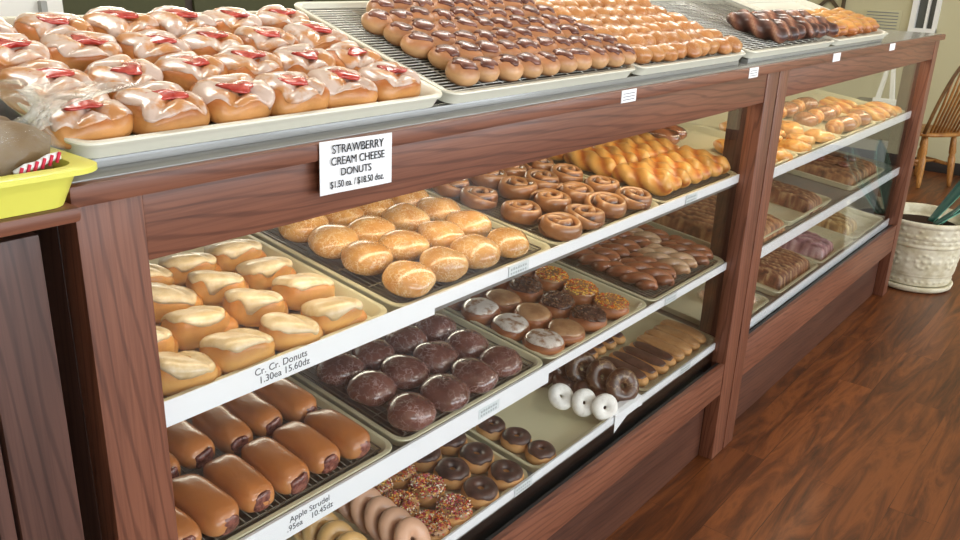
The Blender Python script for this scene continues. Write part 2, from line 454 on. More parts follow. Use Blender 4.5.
def choc_bun(seed):
    mb = MB(); f = sup(.0295, .029, .036, .85, 1, .12, 30, seed); blob(mb, f, 18, 10)
    o = mb.build('chocolate_topped_bun', 'dough_bun')
    ic = MB(); cap(ic, f, wav(.66, .6, seed + 3, 1.4), .0035, 24, 7)
    ic.build('chocolate_icing', 'chocolate_milk', o)
    sw = MB(); a0 = random.Random(seed).uniform(0, 6)
    sw.tube([(.0035 * k * .33 * math.cos(a0 + k * .55), .0035 * k * .33 * math.sin(a0 + k * .55),   .0372 - .00035 * k) for k in range(11)], [.003 - .0001 * k for k in range(11)], 6)
    sw.build('icing_swirl', 'chocolate_milk', o)
    return o
def glazed_bun(seed):
    mb = MB(); f = sup(.0295, .029, .034, .85, 1, .22, 42, seed); blob(mb, f, 20, 12)
    return mb.build('glazed_bun', 'glazed_small')
def round_filled(seed, name, mat, r=.0485, h=.054):
    mb = MB(); f = sup(r, r * .95, h, .93, .98, .15, 24, seed); blob(mb, f, 28, 16)
    return mb.build(name, mat)
def cream_pocket(seed):
    mb = MB(); f1 = sup(.043, .036, .033, .62, .62, .12, 22, seed); f = lambda th, ph: f1(th, ph) + Vector((.009, .002, 0)); blob(mb, f, 28, 12)
    o = mb.build('cream_pocket_donut', 'dough_yellow')
    fl = MB(); g0 = sup(.0455, .0365, .047, .58, .6, .13, 22, seed + 4)
    rr = random.Random(seed)
    M = Matrix.Translation((-.004 + rr.uniform(-.003, .003), -.001, .002)) @ Matrix.Rotation(R_(-3 + rr.uniform(-4, 4)), 4, 'X') @ Matrix.Rotation(R_(rr.uniform(-6, 6)), 4, 'Y') @ Matrix.Rotation(R_(rr.uniform(-10, 10)), 4, 'Z')
    def g(th, ph):
        p = g0(th, ph); k = 1 - .16 * (p.y / .034) - .12 * (p.x / .0445) - .10 * math.exp(-((p.x * .9 + p.y * .45 - .012) / .006) ** 2)     # wedge: thick at the front, thin at the back
        return Vector((p.x, p.y, p.z * k))
    blob(fl, lambda th, ph: M @ g(th, ph), 30, 14); fp = fl.build('dough_flap', 'dough_yellow', o)
    ic = MB()
    def thm(ph): return 1.12 + .55 * nz((math.cos(ph), math.sin(ph), 0), 1.4, seed + 9) + .35 * math.exp(-((ph - 4.5) / .35) ** 2)
    cap(ic, g, thm, .0032, 40, 10)
    ic.v = [tuple(M @ Vector(p)) for p in ic.v]
    ic.build('cream_icing', 'glaze_cream', fp)
    return o
def cinnamon_roll(seed):
    rr = random.Random(seed)
    mb = MB(); pts = []; rad = []; N = 54; turns = 1.95
    for k in range(N):
        t = k / (N - 1); a = turns * 2 * PI * t + seed
        r = .006 + .0325 * t ** .92
        pts.append((r * math.cos(a) * 1.06, r * math.sin(a), .0165 + .005 * (1 - t) ** 1.5 + .002 * math.sin(a * 1.5 + seed))); rad.append(.0083 * (1 if k < N - 6 else (1 - .12 * (k - N + 6))))
    T = [[(.95 if math.sin(2 * PI * q / 14) > .9 else .7) if math.sin(2 * PI * q / 14) > .5 else (.6 if k > N - 29 and math.cos(2 * PI * q / 14) > .3 else 0.0) for q in range(14)] for k in range(N)]
    mb.tube(pts, rad, 14, 1.75, tone=T); o = mb.build('cinnamon_roll', 'rolled')
    fl = MB(); f = sup(.0355, .0335, .026, .7, 1, .05, 30, seed); blob(fl, f, 20, 8)
    fl.build('cinnamon_filling', 'cinnamon', o)
    return o
def twisted_bar(seed, name, mat, L=.15, r=.0265, k=7.0, lobes=2, amp=.14):
    mb = MB(); P = []; T = []; nu, nv = 20, 26
    for i in range(nv + 1):
        t = -1 + 2 * i / nv; w = max(.05, (1 - abs(t) ** 5)) ** .5
        ring = []; tn = []
        for j in range(nu):
            ph = 2 * PI * j / nu; c = math.cos(lobes * ph + k * t + seed)
            rr_ = r * w * (1 + amp * c)
            ring.append((rr_ * math.cos(ph) * 1.05, t * L / 2, max(0.0, r * .88 + rr_ * math.sin(ph) * .92))); tn.append(.5 + .5 * c if abs(t) < .96 else .5 + .5 * math.sin(ph * 1 + 6 * w))
        P.append(ring); T.append(tn)
    mb.grid(P, tone=T)
    return mb.build(name, mat)
def rope(seed, name, mat, L=.15, r=.0145, off=.0115, turns=1.7, strands=2, flat=.85):
    mb = MB()
    for q in range(strands):
        pts = []; rad = []; T = []
        for k in range(30):
            t = k / 29; a = turns * 2 * PI * t + q * 2 * PI / strands + seed
            e = min(1, 4.5 * min(t, 1 - t) + .35)
            pts.append((off * math.cos(a) * e, (t - .5) * L, r + off * .75 + off * .75 * math.sin(a) * e - .004))
            rad.append(r * (e ** .6)); T.append([.25 + .6 * max(0, math.sin(2 * PI * m / 10)) for m in range(10)])
        mb.tube(pts, rad, 10, tone=T)
    zmin = min(p[2] for p in mb.v); mb.v = [(x, y, (z - zmin) * flat) for x, y, z in mb.v]
    return mb.build(name, mat)
def strudel(seed):
    mb = MB(); f0 = sup(.0315, .066, .053, .74, .5, .09, 22, seed)
    f = f0
    blob(mb, f, 36, 16); o = mb.build('strudel_roll', 'dough_roll')
    e = MB(); g = sup(.019, .006, .033, .8, .8, .3, 70, seed)
    blob(e, lambda th, ph: g(th, ph) + Vector((0, -.0615, .009)), 16, 8); e.build('fruit_filling', 'fruit_filling', o)
    return o
def iced_round(seed, kind):
    nm = {'white': 'white_iced_donut', 'brown': 'caramel_iced_donut', 'nut': 'chocolate_nut_donut', 'orange': 'orange_sprinkle_donut'}[kind]
    mb = MB(); f = sup(.0495, .0465, .043, .72, 1, .09, 22, seed); blob(mb, f, 26, 12)
    o = mb.build(nm, 'dough_brown')
    ic = MB(); cap(ic, f, wav(1.02, .3, seed + 1, 1.3), .0035, 34, 9)
    mt = {'white': 'glaze_pastel', 'brown': 'glaze_tan', 'nut': 'chocolate_matt', 'orange': 'glaze_tan'}[kind]
    i = ic.build('icing', mt, o)
    if kind in ('nut', 'orange'): sprinkles(i, f, 1.0, 260 if kind == 'nut' else 240, seed, 'sprinkle_nut' if kind == 'nut' else 'sprinkle_orange', .0022, 'chopped_nuts' if kind == 'nut' else 'sprinkles')
    return o
def sprinkles(parent, f, thmax, n, seed, mat, r, name, ring=None):
    rr = random.Random(seed * 13 + 5); mb = MB(); T = []
    for k in range(n):
        if ring is None:
            th = math.acos(1 - rr.random() * (1 - math.cos(thmax))); ph = rr.uniform(0, 2 * PI)
        else:
            th = rr.uniform(-ring, ring); ph = rr.uniform(0, 2 * PI)
        p = f(th, ph); c = rr.random()
        a = rr.uniform(0, PI); d = Vector((math.cos(a), math.sin(a), rr.uniform(-.5, .5))) * r * 1.5
        o = len(mb.v)
        q = p + Vector((0, 0, .0035))
        u = d.cross(Vector((0, 0, 1))).normalized() * r * .6; w = Vector((0, 0, r * .6))
        V = [q - d + u, q - d - u * .5 + w, q - d - u * .5 - w, q + d + u, q + d - u * .5 + w, q + d - u * .5 - w]
        mb.add(V, [(0, 2, 1), (3, 4, 5), (0, 1, 4, 3), (1, 2, 5, 4), (2, 0, 3, 5)], [c] * 6)
    s = mb.build(name, mat, parent, smooth=False); tag(s, kind='stuff'); return s
def torus_fn(R, r, zs=1.0, seed=0, amp=.05):
    def f(th, ph):
        x = (R + r * math.sin(th)) ; z = r * zs * (1 + math.cos(th))
        p = Vector((x * math.cos(ph), x * math.sin(ph), z)); d = 1 + amp * nz(p, 25, seed)
        return Vector((p.x * d, p.y * d, p.z * (1 + amp * nz(p, 30, seed + 3))))
    return f
def ring_body(mb, R, r, zs, seed, nu=30, nv=14):
    f = torus_fn(R, r, zs, seed)
    P = [[f(2 * PI * j / nv, 2 * PI * i / nu) for j in range(nv)] for i in range(nu)]; P.append(P[0])
    mb.grid(P, True, False, False); return f
def ring_icing(mb, f, w, t=.003, seed=0, nu=40, nv=9):
    P = []
    for i in range(nu):
        ph = 2 * PI * i / nu; ring = []
        wo = w + .28 * nz((math.cos(ph), math.sin(ph), 0), 2.2, seed); wi = w * .95
        for j in range(nv + 1):
            k = -1 + 2 * j / nv; th = k * (wo if k > 0 else wi); p = f(th, ph)
            c = f(PI * .5, ph); c2 = f(-PI * .5, ph); ctr = (c + c2) / 2; n = (p - ctr).normalized()
            ring.append(p + n * (t * (1 - k ** 6) - .0012 * k ** 6))
        P.append(ring)
    P.append(P[0])
    mb.grid(P, False, False, False)
    # underside so the shell is closed against the cake
    return mb
def cake_ring(seed, kind):
    nm = {'choc': 'chocolate_iced_ring', 'sprinkle': 'sprinkle_ring'}[kind]
    mb = MB(); f = ring_body(mb, .0215, .0185, 1.08, seed); o = mb.build(nm, 'dough_cake')
    ic = MB(); ring_icing(ic, f, 1.02, .0032, seed + 2)
    i = ic.build('icing', 'chocolate_matt' if kind == 'choc' else 'glaze_maple', o)
    if kind == 'sprinkle': sprinkles(i, f, 0, 430, seed, 'sprinkle_mix', .0021, 'sprinkles', 1.08)
    return o
def stand_ring(seed, name, mat, R=.0245, r=.0165, zs=.85):
    """a ring donut to be stood on its edge: axis along +z, centre at origin height"""
    mb = MB(); ring_body(mb, R, r, zs, seed); o = mb.build(name, mat); return o
def eclair(seed, kind):
    nm = {'choc': 'chocolate_eclair', 'maple': 'maple_eclair'}[kind]
    mb = MB(); f = sup(.0255, .076, .034, .72, .66, .05, 24, seed); blob(mb, f, 30, 12); o = mb.build(nm, 'dough_cake')
    ic = MB(); cap(ic, f, wav(.98 if kind == 'choc' else 1.15, .22, seed + 5, 1.5), .0028, 40, 8)
    ic.build('icing', 'chocolate_matt' if kind == 'choc' else 'glaze_maple', o); return o
def croissant(seed, mat='croissant_gold', L=.075, r=.024, name='croissant', bend=.9):
    mb = MB(); pts = []; rad = []; T = []; N = 40
    for k in range(N):
        t = -1 + 2 * k / (N - 1); a = t * bend
        seg = (k * 7.0 / N) % 1
        pts.append((L * math.sin(a), L * .55 * (1 - math.cos(a)) * 1.4, r * .8 * (1 - .35 * abs(t))))
        rad.append(max(.004, r * (1 - abs(t) ** 2.2 * .8) * (.86 + .2 * seg))); T.append([.2 + .7 * seg] * 12)
    mb.tube(pts, rad, 12, .9, tone=T)
    zm = min(p[2] for p in mb.v); mb.v = [(x, y, z - zm) for x, y, z in mb.v]
    return mb.build(name, mat)
def fritter(seed, mat='twist_gold', a=.055, b=.045, h=.04, name='apple_fritter'):
    mb = MB(); f = sup(a, b, h, .75, .9, .35, 38, seed)
    blob(mb, f, 30, 14, tone=lambda th, ph: .55 + .9 * nz((math.cos(ph) * math.sin(th), math.sin(ph) * math.sin(th), math.cos(th)), 4, seed)); return mb.build(name, mat)
def slab(seed, name, mat, a, b, h, rows=5, amp=.006):
    """a tray-bake: rounded block with rows of piped or crumbled topping"""
    mb = MB(); nx, ny = int(a / .006) + 8, int(b / .006) + 8; V = []; T = []; F = []
    for i in range(nx + 1):
        for j in range(ny + 1):
            x = -a + 2 * a * i / nx; y = -b + 2 * b * j / ny
            e = min(1, (1 - abs(x / a) ** 8) * (1 - abs(y / b) ** 8)) ** .35 if abs(x) < a and abs(y) < b else 0
            w = math.cos(PI * rows * (x + .25 * y) / a + 3 * nz((x, y, 0), 25, seed)); t2 = nz((x, y, 0), 70, seed)
            V.append((x, y, .004 + h * e + e * amp * (.6 * w + .8 * t2))); T.append(.5 + .22 * w + .6 * t2)
    for i in range(nx):
        for j in range(ny):
            q = i * (ny + 1) + j; F.append((q, q + ny + 1, q + ny + 2, q + 1))
    n0 = len(V); edge = [i * (ny + 1) for i in range(nx + 1)] + [nx * (ny + 1) + j for j in range(1, ny + 1)] + [i * (ny + 1) + ny for i in range(nx - 1, -1, -1)] + [j for j in range(ny - 1, 0, -1)]
    for e_ in edge: V.append((V[e_][0], V[e_][1], 0)); T.append(.95)
    m = len(edge)
    for k in range(m): F.append((edge[k], edge[(k + 1) % m], n0 + (k + 1) % m, n0 + k))
    F.append(tuple(range(n0, n0 + m)))
    mb.add(V, F, T); return mb.build(name, mat)

POOL = {}
def get(key, maker, nvar):
    """first use hands out the prototype itself, later uses hand out copies of its tree"""
    if key not in POOL: POOL[key] = []
    lst = POOL[key]
    if len(lst) < nvar:
        o = maker(len(lst) * 3 + 1 + (hash_(key) % 17)); lst.append(o); return o
    return tree_copy(lst[random.randrange(nvar)])
def hash_(s): return sum(ord(c) * (i + 1) for i, c in enumerate(s))

# ------------------------------------------------------------------ frames of the tilted shelves / top display
def frame(x0, y0, z0, deg):
    b = R_(deg)
    return Matrix(((1, 0, 0, x0), (0, math.cos(b), -math.sin(b), y0), (0, math.sin(b), math.cos(b), z0), (0, 0, 0, 1)))
TRAYH = .024
F1 = frame(0, .050, .912, 7); F2 = frame(0, .048, .654, 7); F3 = frame(0, .050, .385, 7)
G1 = frame(0, .06, .889, 7); G2 = frame(0, .06, .648, 7); G3 = frame(0, .06, .384, 7)
TA = frame(0, .02, 1.258, 15); TB = frame(0, .02, 1.257, 17)

def put(o, fr, s, d, h, rz=0.0, rx=0.0, ry=0.0, sc=1.0):
    o.matrix_world = fr @ Matrix.Translation((s, d, h)) @ Matrix.Rotation(rz, 4, 'Z') @ Matrix.Rotation(ry, 4, 'Y') @ Matrix.Rotation(rx, 4, 'X') @ Matrix.Scale(sc, 4)
    return o
def rrect(w, d, r, n=6):
    P = []
    for cx, cy, a0 in ((w - r, d - r, 0), (r, d - r, 90), (r, r, 180), (w - r, r, 270)):
        for k in range(n + 1):
            a = R_(a0 + 90 * k / n); P.append((cx + r * math.cos(a), cy + r * math.sin(a)))
    return P
def ring_at(w, d, inset, z, r):
    return [(x + inset, y + inset, z) for x, y in rrect(w - 2 * inset, d - 2 * inset, max(.004, r - inset * .5))]
def tray(fr, x0, w, d, label, mat='pan_cream', y0=0.0, greasy=False):
    mb = MB(); r = .028; h = TRAYH
    P = [ring_at(w, d, i, z, r) for i, z in ((.026, -h + .003), (.018, -h + .004), (.010, -.002), (.008, 0), (.001, 0), (0, -.002), (.001, -.005), (.004, -.006), (.009, -h + .002), (.014, -h))]
    mb.grid(P, True, True, True)
    o = mb.build('sheet_pan', mat); smooth_by_angle(o.data); put(o, fr, x0, y0, 0)
    if greasy:                                   # the baked-on dark bottom of the old pans
        o.data.materials.append(MATS['pan_dark'])
        for p in o.data.polygons:
            if p.center.z < -h + .0045 and p.center.z > -h + .001 and .012 < p.center.x < w - .012 and .012 < p.center.y < d - .012: p.material_index = 1
    return tag(o, label, 'tray', 'sheet pans of pastries')
def rack(fr, x0, w, d, label, step=.0125, h=-.006, y0=0.0, across=False):
    mb = MB(); n = max(3, int((w - .05) / step)); m = .022
    if across:
        ny = int((d - 2 * m) / step)
        for k in range(ny + 1):
            y = m + (d - 2 * m) * k / ny; mb.tube([(m, y, 0), (w - m, y, 0)], .0012, 4)
        for k in range(12):
            x = m + (w - 2 * m) * k / 11; mb.tube([(x, m, -.0022), (x, d - m, -.0022)], .0014, 4)
    else:
        for k in range(n + 1):
            x = m + (w - 2 * m) * k / n; mb.tube([(x, m, 0), (x, d - m, 0)], .0011, 4)
        for k in range(8):
            y = m + (d - 2 * m) * k / 7; mb.tube([(m, y, -.0022), (w - m, y, -.0022)], .0014, 4)
    mb.tube([(m, m, 0), (w - m, m, 0), (w - m, d - m, 0), (m, d - m, 0)], .0017, 6, closed=True)
    for (x, y) in ((m + .01, m + .005), (w - m - .01, m + .005), (m + .01, d - m - .005), (w - m - .01, d - m - .005)):
        mb.tube([(x, y, 0), (x, y, -TRAYH + .0035 - h)], .0014, 5)
    o = mb.build('cooling_rack', 'wire' if across else 'wire_dull'); put(o, fr, x0, y0, h)
    return tag(o, label, 'cooling rack', 'wire cooling racks in the pans')
FLOOR_H = -TRAYH + .003
RACK_H = -.0045

def rowname(r): return ['front', 'second', 'third', 'fourth', 'fifth', 'sixth', 'seventh'][r] + ' row'
def grid_items(fr, xs, ds, h, key, maker, nvar, desc, cat, group, jit=.005, rz=(-.3, .3), skip=(), tail='', sc=(.96, 1.04)):
    for r, d in enumerate(ds):
        for c, x in enumerate(xs):
            if (c, r) in skip: continue
            o = get(key, maker, nvar)
            put(o, fr, x + random.uniform(-jit, jit), d + random.uniform(-jit, jit), h, random.uniform(*rz), sc=random.uniform(*sc))
            tag(o, f"{desc}, {ORD[c + 1]} from left in the {rowname(r)}{tail}", cat, group)
CEIL_W, CASE_W, WIN_W, BACK_W, EXPO = 17, 2.4, 78, 60, .0
# ------------------------------------------------------------------ the room
def struct(o): o['kind'] = 'structure'; return o
XL, XR, YF, YB, ZC = -2.6, 7.5, -4.6, 3.4, 2.85
struct(box_obj('floor', XL - .1, XR + .1, YF - .1, YB + .1, -.1, 0, 'floor', bevel=0))
struct(box_obj('ceiling', XL - .1, XR + .1, YF - .1, YB + .1, ZC, ZC + .1, 'ceiling_paint', bevel=0))
w = MB().box(XL - .1, XR + .1, YB, YB + .1, 0, 1.65).box(XL - .1, XR + .1, YB, YB + .1, 2.45, ZC).box(XL - .1, 1.6, YB, YB + .1, 1.65, 2.45).box(4.6, XR + .1, YB, YB + .1, 1.65, 2.45)
struct(w.build('wall_back', 'wall_paint', smooth=False))
f = MB()
for x_a, x_b, z_a, z_b in ((1.6, 1.65, 1.65, 2.45), (4.55, 4.6, 1.65, 2.45), (3.08, 3.12, 1.65, 2.45), (1.6, 4.6, 1.65, 1.69), (1.6, 4.6, 2.41, 2.45)): f.box(x_a, x_b, YB + .02, YB + .08, z_a, z_b)
f = struct(f.build('window_6', 'white_paint', smooth=False))  # unseen window added to give the pastries highlights from behind
box_obj('window_pane', 1.65, 4.55, YB + .045, YB + .055, 1.69, 2.41, 'glass', f, 0)
struct(box_obj('wall_left', XL - .1, XL, YF, YB, 0, ZC, 'wall_paint', bevel=0))
# right wall with a real window opening (y .70 .. .86 seen just above the counter end)
WY0, WY1, WZ0, WZ1 = .70, .87, 1.09, 1.75
w = MB().box(XR, XR + .1, YF, WY0, 0, ZC).box(XR, XR + .1, WY1, YB, 0, ZC).box(XR, XR + .1, WY0, WY1, 0, WZ0).box(XR, XR + .1, WY0, WY1, WZ1, ZC)
struct(w.build('wall_right', 'wall_paint', smooth=False))
fr_ = MB().box(XR - .025, XR + .06, WY1 - .03, WY1 + .01, WZ0 - .03, WZ1 + .04).box(XR - .025, XR + .06, WY0 - .02, WY0 + .012, WZ0 - .03, WZ1 + .04)
fr_.box(XR - .03, XR + .06, WY0 - .02, WY1 + .01, WZ0 - .03, WZ0).box(XR - .025, XR + .06, WY0 - .02, WY1 + .01, WZ1, WZ1 + .04).box(XR - .012, XR + .05, WY0 + .055, WY0 + .075, WZ0, WZ1)
wf = struct(fr_.build('window_1', 'white_paint', smooth=False))
box_obj('window_pane', XR + .02, XR + .035, WY0, WY1, WZ0, WZ1, 'dark_glass', wf, 0)
# front wall behind the photographer: shop windows between piers
w = MB().box(XL, XR, YF - .1, YF, 0, .7).box(XL, XR, YF - .1, YF, 2.45, ZC)
for x0, x1 in ((XL, -2.2), (.1, .35), (2.65, 2.9), (5.2, 5.45), (7.2, XR)): w.box(x0, x1, YF - .1, YF, .7, 2.45)
struct(w.build('wall_front', 'wall_paint', smooth=False))
for i, (x0, x1) in enumerate(((-2.2, .1), (.35, 2.65), (2.9, 5.2), (5.45, 7.2))):
    f = MB()
    for a, b, c, d in ((x0, x0 + .05, .7, 2.45), (x1 - .05, x1, .7, 2.45), (x0, x1, .7, .75), (x0, x1, 2.4, 2.45)): f.box(a, b, YF - .08, YF - .02, c, d)
    f = struct(f.build('window_%d' % (i + 2), 'white_paint', smooth=False))
    box_obj('window_pane', x0 + .05, x1 - .05, YF - .055, YF - .045, .75, 2.4, 'glass', f, 0)
struct(box_obj('baseboard_right', XR - .014, XR, YF, YB, 0, .095, 'baseboard', bevel=.003))
struct(box_obj('baseboard_back', XL, XR - .02, YB - .014, YB, 0, .095, 'baseboard', bevel=.003))

# ------------------------------------------------------------------ display cases
def display_case(x0, x1, pl, pr, base_top, label, strips, frs):
    """pl, pr: widths of the two front posts"""
    D = .78; org = (x0, 0, 0)
    t = empty('display_case', org); tag(t, label, 'display case')
    def B(name, a, b, c, d, e, f, mat, bevel=.003): return box_obj(name, a, b, c, d, e, f, mat, t, bevel, org)
    B('front_post', x0, x0 + pl, 0, .045, 0, 1.203, 'wood_z'); B('front_post', x1 - pr, x1, 0, .045, 0, 1.203, 'wood_z')
    B('top_rail', x0 + pl, x1 - pr, .002, .04, 1.122, 1.203, 'wood_x')
    B('base_rail', x0 + pl, x1 - pr, .002, .018, .232, base_top, 'wood_x')
    B('kick_panel', x0 + pl, x1 - pr, .045, .06, 0, .232, 'wood_panel_x')
    B('deck', x0 + .03, x1 - .03, .046, D - .04, .245, .262, 'black')
    B('inner_rail', x0 + pl, x1 - pr, .0185, .0285, .24, base_top - .004, 'black', .001)
    B('side_panel', x0, x0 + .018, .046, .125, 0, 1.203, 'wood_dark'); B('side_panel', x1 - .018, x1, .046, .125, 0, 1.203, 'wood_dark')
    B('lower_side', x0, x0 + .018, .126, D - .05, 0, .262, 'wood_dark'); B('lower_side', x1 - .018, x1, .126, D - .05, 0, .262, 'wood_dark')
    B('back_post', x0, x0 + .05, D - .045, D, 0, 1.203, 'wood_dark'); B('back_post', x1 - .05, x1, D - .045, D, 0, 1.203, 'wood_dark')
    B('back_rail', x0 + .05, x1 - .05, D - .04, D, 1.14, 1.203, 'wood_dark'); B('back_kick', x0 + .05, x1 - .05, D - .03, D, 0, .25, 'wood_dark')
    B('glass_pane', x0 + pl - .012, x1 - pr + .012, .030, .034, base_top - .01, 1.13, 'glass', 0).name = 'glass_pane'
    B('light_tube', x0 + .12, x1 - .12, .07, .088, 1.168, 1.186, 'tube_glow', .006)
    for fr in frs:
        z = fr.translation.z
        s = MB().box(x0 + .02, x1 - .02, .002, .66, -.012, -.0004)
        M = Matrix.Translation((0, 0, 0)) @ fr @ Matrix.Translation((0, 0, -TRAYH))
        s.v = [tuple(M @ Vector(p)) for p in s.v]
        s.build('shelf', 'shelf_metal', t, False, off=org)
        for xx in (x0 + .004, x1 - .014): B('shelf_bracket', xx + .0145 if xx < x0 + .1 else xx - .0085, xx + .0185 if xx < x0 + .1 else xx - .0045, .13, .60, z - .075, z - .045, 'shelf_metal', .001)
    out = []
    for (z0, z1), fr in zip(strips, frs):
        m = MB().box(x0 + .0185, x1 - .0185, .0400, .0445, z0, z1).box(x0 + .0185, x1 - .0185, .0447, .0490, z0, z0 + .005)
        out.append(m.build('price_rail', 'strip_white', t, False, off=org))
    return t, out
caseA, railsA = display_case(.394, 2.366, .077, .083, .336, 'wooden display case with tilted shelves of donuts, nearer of the two cases',
                             [(.8935, .917), (.631, .653), (.373, .394)], [F1, F2, F3])
caseB, railsB = display_case(2.372, 4.285, .073, .075, .362, 'wooden display case with cakes and danishes, farther one beside the plant pot',
                             [(.86, .892), (.598, .634), (  .352, .386)], [G1, G2, G3])
# counter top running over both cases
ct = empty('counter_top', (.394, 0, 1.2)); tag(ct, 'long grey counter top with wooden edge moulding above both display cases', 'counter top')
box_obj('top_surface', .392, 4.31, .004, .78, 1.2035, 1.2265, 'counter_grey', ct, .002, (.394, 0, 1.2))
m = MB().box(.386, 4.318, -.012, .0035, 1.202, 1.2255)
m.build('edge_moulding', 'wood_x', ct, True, .004, off=(.394, 0, 1.2))
box_obj('edge_moulding', 4.3105, 4.322, .0045, .78, 1.202, 1.2255, 'wood_x', ct, .003, (.394, 0, 1.2))

# ------------------------------------------------------------------ lettering on the price rails
def flat_text(parent, org, body, size, x, y, z, mat, sx=1, tilt=0, sp=1.0):
    M = Matrix.Translation((x - org[0], y - org[1], z - org[2])) @ Matrix.Rotation(tilt, 4, 'Y') @ Matrix.Rotation(R_(90), 4, 'X')
    return text_mesh('lettering', body, size, mat, parent, M, sx, spacing=sp)
box_obj('label_insert', .4125, 1.0, .0389, .0399, .883, .9195, 'strip_white', caseA, 0, (.394, 0, 0))
box_obj('label_insert', .4125, 1.37, .0389, .0399, .611, .653, 'strip_white', caseA, 0, (.394, 0, 0))
for rl, (x, z) in enumerate(((1.165, .6315), (1.24, .9055), (1.98, .9055), (1.93, .642), (1.30, .3840), (2.08, .3840))):
    pl_ = box_obj('price_label', x - .032, x + .032, .0380, .0388, z - .0105, z + .0105, 'label_film', caseA, 0, (.394, 0, 0))
    q = MB()
    for k in range(7): q.box(x - .026 + .0075 * k, x - .0215 + .0075 * k,   .0375, .0380, z + .001, z + .005 + .001 * (k % 2)).box(x - .026 + .0075 * k, x - .022 + .0075 * k,   .0375, .0380, z - .007, z - .003)
    q.build('faded_print', 'print_grey', caseA, False, off=(.394, 0, 0))
flat_text(caseA, (.394, 0, 0), 'Cr. Cr. Donuts', .0150, .675, .0385, .9085, 'ink_grey')
flat_text(caseA, (.394, 0, 0), '1.30ea 15.60dz', .0150, .680, .0385, .8945, 'ink_grey')
flat_text(caseA, (.394, 0, 0), 'Apple Strudel', .0145, .715, .0385, .641, 'ink_grey')
flat_text(caseA, (.394, 0, 0), '.95ea    10.45dz', .0145, .715, .0385, .6265, 'ink_grey')

# ------------------------------------------------------------------ signs on the front
def wavy_card(w, h, nx=14, ny=6, amp=.0012, t=.0004):
    mb = MB(); P = []
    for i in range(nx + 1):
        x = -w / 2 + w * i / nx
        P.append([(x, y - .0 + amp * (math.sin(3.1 * i / nx * 2) * .6 + .4 * (z / h)) , z) for z, y in ((-h / 2, -t), (h / 2, -t), (h / 2, t), (-h / 2, t))])
    return mb.grid(P)
sign = wavy_card(.132, .071).build('paper_sign', 'paper', smooth=False); sign.matrix_world = Matrix.Translation((.776, -.0148, 1.1905)) @ Matrix.Rotation(R_(1.5), 4, 'Y')
tag(sign, 'white handwritten card for strawberry cream cheese donuts taped to the counter edge', 'sign')
for body, x, z, s, sx in (('STRAWBERRY', .001, .0235, .0165, .92), ('CREAM CHEESE', .001, .0075, .0155, .92), ('DONUTS', -.003, -.008, .0145, .95), ('$1.50 ea. / $18.50 doz.', 0, -.0235, .0135, .80)):
    M = Matrix.Translation((x, -.0022, z)) @ Matrix.Rotation(R_(90), 4, 'X')
    text_mesh('lettering', body, s, 'ink', sign, M, sx)
for k, (x0, x1) in enumerate(((1.468, 1.556), (2.098, 2.194), (2.756, 2.856), (3.396, 3.494))):
    w_ = .058 if k < 2 else .07
    xc = (x0 + x1) / 2
    c = box_obj('price_card', -w_ / 2, w_ / 2, -.0006, .0006, -.0125, .0125, 'paper', None, 0)
    c.location = (xc, -.0127, 1.2135)
    tag(c, 'small white price card on the counter edge, ' + ['nearest one, right of the handwritten sign', 'second one, above the joint of the cases', 'third one, under the chocolate twists', 'farthest one, under the golden braids'][k], 'price card', 'price cards on the counter edge')
    if k < 2:
        q = MB()
        for zz in (.005, -.001, -.007): q.box(-w_ * .38, w_ * .38, -.0009, -.0006, zz - .0006, zz + .0006)
        q.build('printed_lines', 'ink_grey', c, False)

# ------------------------------------------------------------------ top display trays, riser under them
def riser(x0, x1, label):
    t = empty('tray_riser', (x0, .04, 1.2265)); org = (x0, .04, 1.2265); tag(t, label, 'riser', 'wooden risers under the counter trays')
    box_obj('front_bar', x0, x1, .040, .060, 1.2267, 1.2375, 'counter_grey', t, .001, org)  # counter-toned bar added up front to catch light in the gap under the trays
    box_obj('back_bar', x0, x1, .375, .39, 1.2267, 1.3250, 'wood_dark', t, .001, org)
riser(.43, 2.17, 'grey and dark riser bars propping up the trays over the near case')
riser(2.23, 3.50, 'grey and dark riser bars propping up the trays over the far case')
TD = .405
tray(TA, .412, .594, .40, 'white sheet pan of strawberry donuts at the near end of the counter', 'pan_white')
tray(TB, 1.008, .602, TD, 'sheet pan with wire rack of chocolate swirl buns on the counter', 'pan_white', greasy=True)
tray(TB, 1.614, .568, TD, 'sheet pan with wire rack of small plain glazed buns on the counter', 'pan_white', greasy=True)
tray(TB, 2.205, .685, TD, 'sheet pan with wire rack holding dark chocolate twists on the counter', 'pan_white', greasy=True)
tray(TB, 2.905, .61, TD, 'white sheet pan of golden braids at the far end of the counter', 'pan_white')
rack(TB, 1.008, .602, TD, 'wire cooling rack under the chocolate swirl buns on the counter', .0105, across=True)
rack(TB, 1.614, .568, TD, 'wire cooling rack under the small plain glazed buns on the counter', .0105, across=True)
rack(TB, 2.205, .685, TD, 'wire cooling rack under the dark chocolate twists on the counter', .0105, across=True)
grid_items(TA, [.457, .551, .649, .742, .836, .935], [.062, .152, .240, .326], FLOOR_H, 'straw', strawberry, 6,
           'square glazed donut with red strawberry centre', 'donut', 'strawberry cream cheese donuts on the counter', .003, (-.35, .35))
cx = [1.078 + .0575 * k for k in range(10)]
